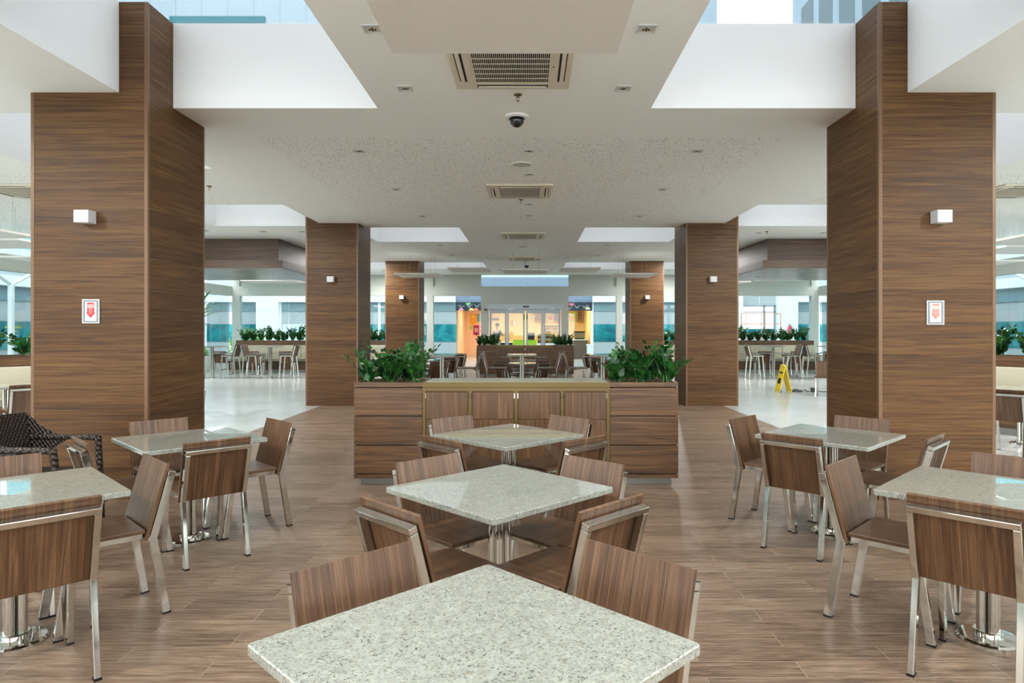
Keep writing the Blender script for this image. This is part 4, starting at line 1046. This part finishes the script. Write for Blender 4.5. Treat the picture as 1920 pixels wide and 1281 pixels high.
# ================================================================ WICKER ARMCHAIR
def wicker_chair(x, y, rz):
    t = thing('wicker_armchair', 'dark brown woven wicker armchair in front of the left pillar', 'armchair', (x, y, 0), rz)
    # seat
    b = MB(); b.box(-.26, .26, -.25, .27, .36, .43, .03); b.build('seat', M['wicker'], t, True)
    # curved leaning back, wrapped round with flared wings
    b = MB(); rows_ = []
    for i in range(9):
        v = i/8; row = []
        for j in range(23):
            if j < 3 or j > 19:
                w_ = (3-j)/3 if j < 3 else (j-19)/3; sg = -1 if j < 3 else 1
                top_ = .665+.185*(1-w_)**2.0; bot_ = .47+.16*w_
                row.append(Vector((sg*(.30+.01*w_), -.225-.06*v*(1-w_)+.24*w_, bot_+(top_-bot_)*v)))
            else:
                u_ = -1+(j-3)/8; row.append(Vector((u_*.30, -.25-.06*v+.025*u_*u_, .47+.38*v+.012*(1-u_*u_)*v)))
        rows_.append(row)
    fr = [[b.bm.verts.new(p) for p in r_] for r_ in rows_]; bk = [[b.bm.verts.new(p+Vector((0,-.028,0))) for p in r_] for r_ in rows_]
    for g in (fr, bk):
        for i in range(8):
            for j in range(22): b._f([g[i][j], g[i][j+1], g[i+1][j+1], g[i+1][j]])
    for j in range(22): b._f([fr[0][j], fr[0][j+1], bk[0][j+1], bk[0][j]]); b._f([fr[8][j], fr[8][j+1], bk[8][j+1], bk[8][j]])
    for i in range(8): b._f([fr[i][0], fr[i+1][0], bk[i+1][0], bk[i][0]]); b._f([fr[i][22], fr[i+1][22], bk[i+1][22], bk[i][22]])
    b.build('backrest', M['wicker'], t, True)
    for s in (-1, 1):
        b = MB(); b.tube([(s*.30,-.30,.66),(s*.31,-.15,.655),(s*.305,.1,.65),(s*.30,.24,.64)], [.03,.024,.022,.024], 10); b.build('arm', M['wicker'], t, True)
        b = MB(); b.tube([(s*.30,.25,.655),(s*.285,.27,.4),(s*.28,.29,0)], [.026,.026,.022], 10); b.build('leg', M['wicker'], t, True)
        b = MB(); b.tube([(s*.27,-.27,.52),(s*.27,-.27,.4),(s*.27,-.32,0)], [.024,.024,.02], 10); b.build('leg', M['wicker'], t, True)
        b = MB(); b.bar((s*.27,-.25,.34), (s*.27,.26,.34), .02, .04); b.build('seat_rail', M['wicker'], t)
wicker_chair(-3.68, 5.03, math.radians(-84))

# ================================================================ WET FLOOR SIGN, CABLE
t = thing('wet_floor_sign', 'folded-out yellow plastic wet floor sign standing on the pale floor', 'floor sign', (6.1, 16.0, 0), math.radians(0), )
for s in (-1, 1):
    b = MB(); m4 = Matrix.Rotation(s*math.radians(-13), 4, 'Y'); m4 = Matrix.Translation((0, 0, .65)) @ m4
    b.box(-.012, .012, -.14, .14, -.62, -.02, .003, m4); b.box(-.012, .012, -.14, -.09, -.665, -.62, 0, m4); b.box(-.012, .012, .09, .14, -.665, -.62, 0, m4)
    lf = b.build('panel', M['yellow'], t)
    b = MB(); b.box(-.0135 if s < 0 else .012, -.012 if s < 0 else .0135, -.1, .1, -.2, -.16, 0, m4); b.box(-.0135 if s < 0 else .012, -.012 if s < 0 else .0135, -.08, .08, -.45, -.32, 0, m4); b.build('printed_warning', M['black'], lf)
b = MB(); b.box(-.035, .035, -.1, .1, .61, .67, .02); b.build('handle', M['yellow'], t)
t.rotation_euler = (0, 0, math.radians(2))
t = thing('extension_cable', 'dark extension cable and plug lying right of the yellow sign', 'cable', (6.35, 16.1, 0))
pts = [(.02+.42*f, .08*math.sin(f*9), .012+.05*abs(math.sin(f*7))*(f < .8)) for f in [i/24 for i in range(25)]]
b = MB(); b.tube(pts, .011, 6); b.build('cord', M['cable'], t, True)
b = MB(); b.tube([(.1+.13*math.cos(a*.5), .02+.1*math.sin(a*.5), .012+.0012*a) for a in range(26)], .011, 6); b.build('coiled_cord', M['cable'], t, True)
b = MB(); b.box(.46, .58, -.05, .05, 0, .11, .01); b.build('plug_block', M['cable'], t)
b = MB(); b.tube([(.58,0,.02),(.72,-.05,.012),(.86,.02,.012)], .01, 6); b.build('cord_tail', M['cable'], t, True)
b = MB(); b.lathe([(0,0),(.028,0),(.034,.07),(.022,.08),(0,.08)], 14); o = b.build('bottle_cap', M['blue'], None, True); o.location = (5.985, 15.9, 0); tag(o, 'small blue cup on floor between the legs of the yellow sign', 'cup')
b = MB(); b.lathe([(0,0),(.05,0),(.05,.012),(.022,.02),(.022,.36),(.03,.38),(0,.38)], 16); o = b.build('short_post', mat('cream_post', (214, 206, 170), .4), None, True); o.location = (6.11, 16.25, 0); tag(o, 'short cream post standing just behind the yellow sign', 'post')
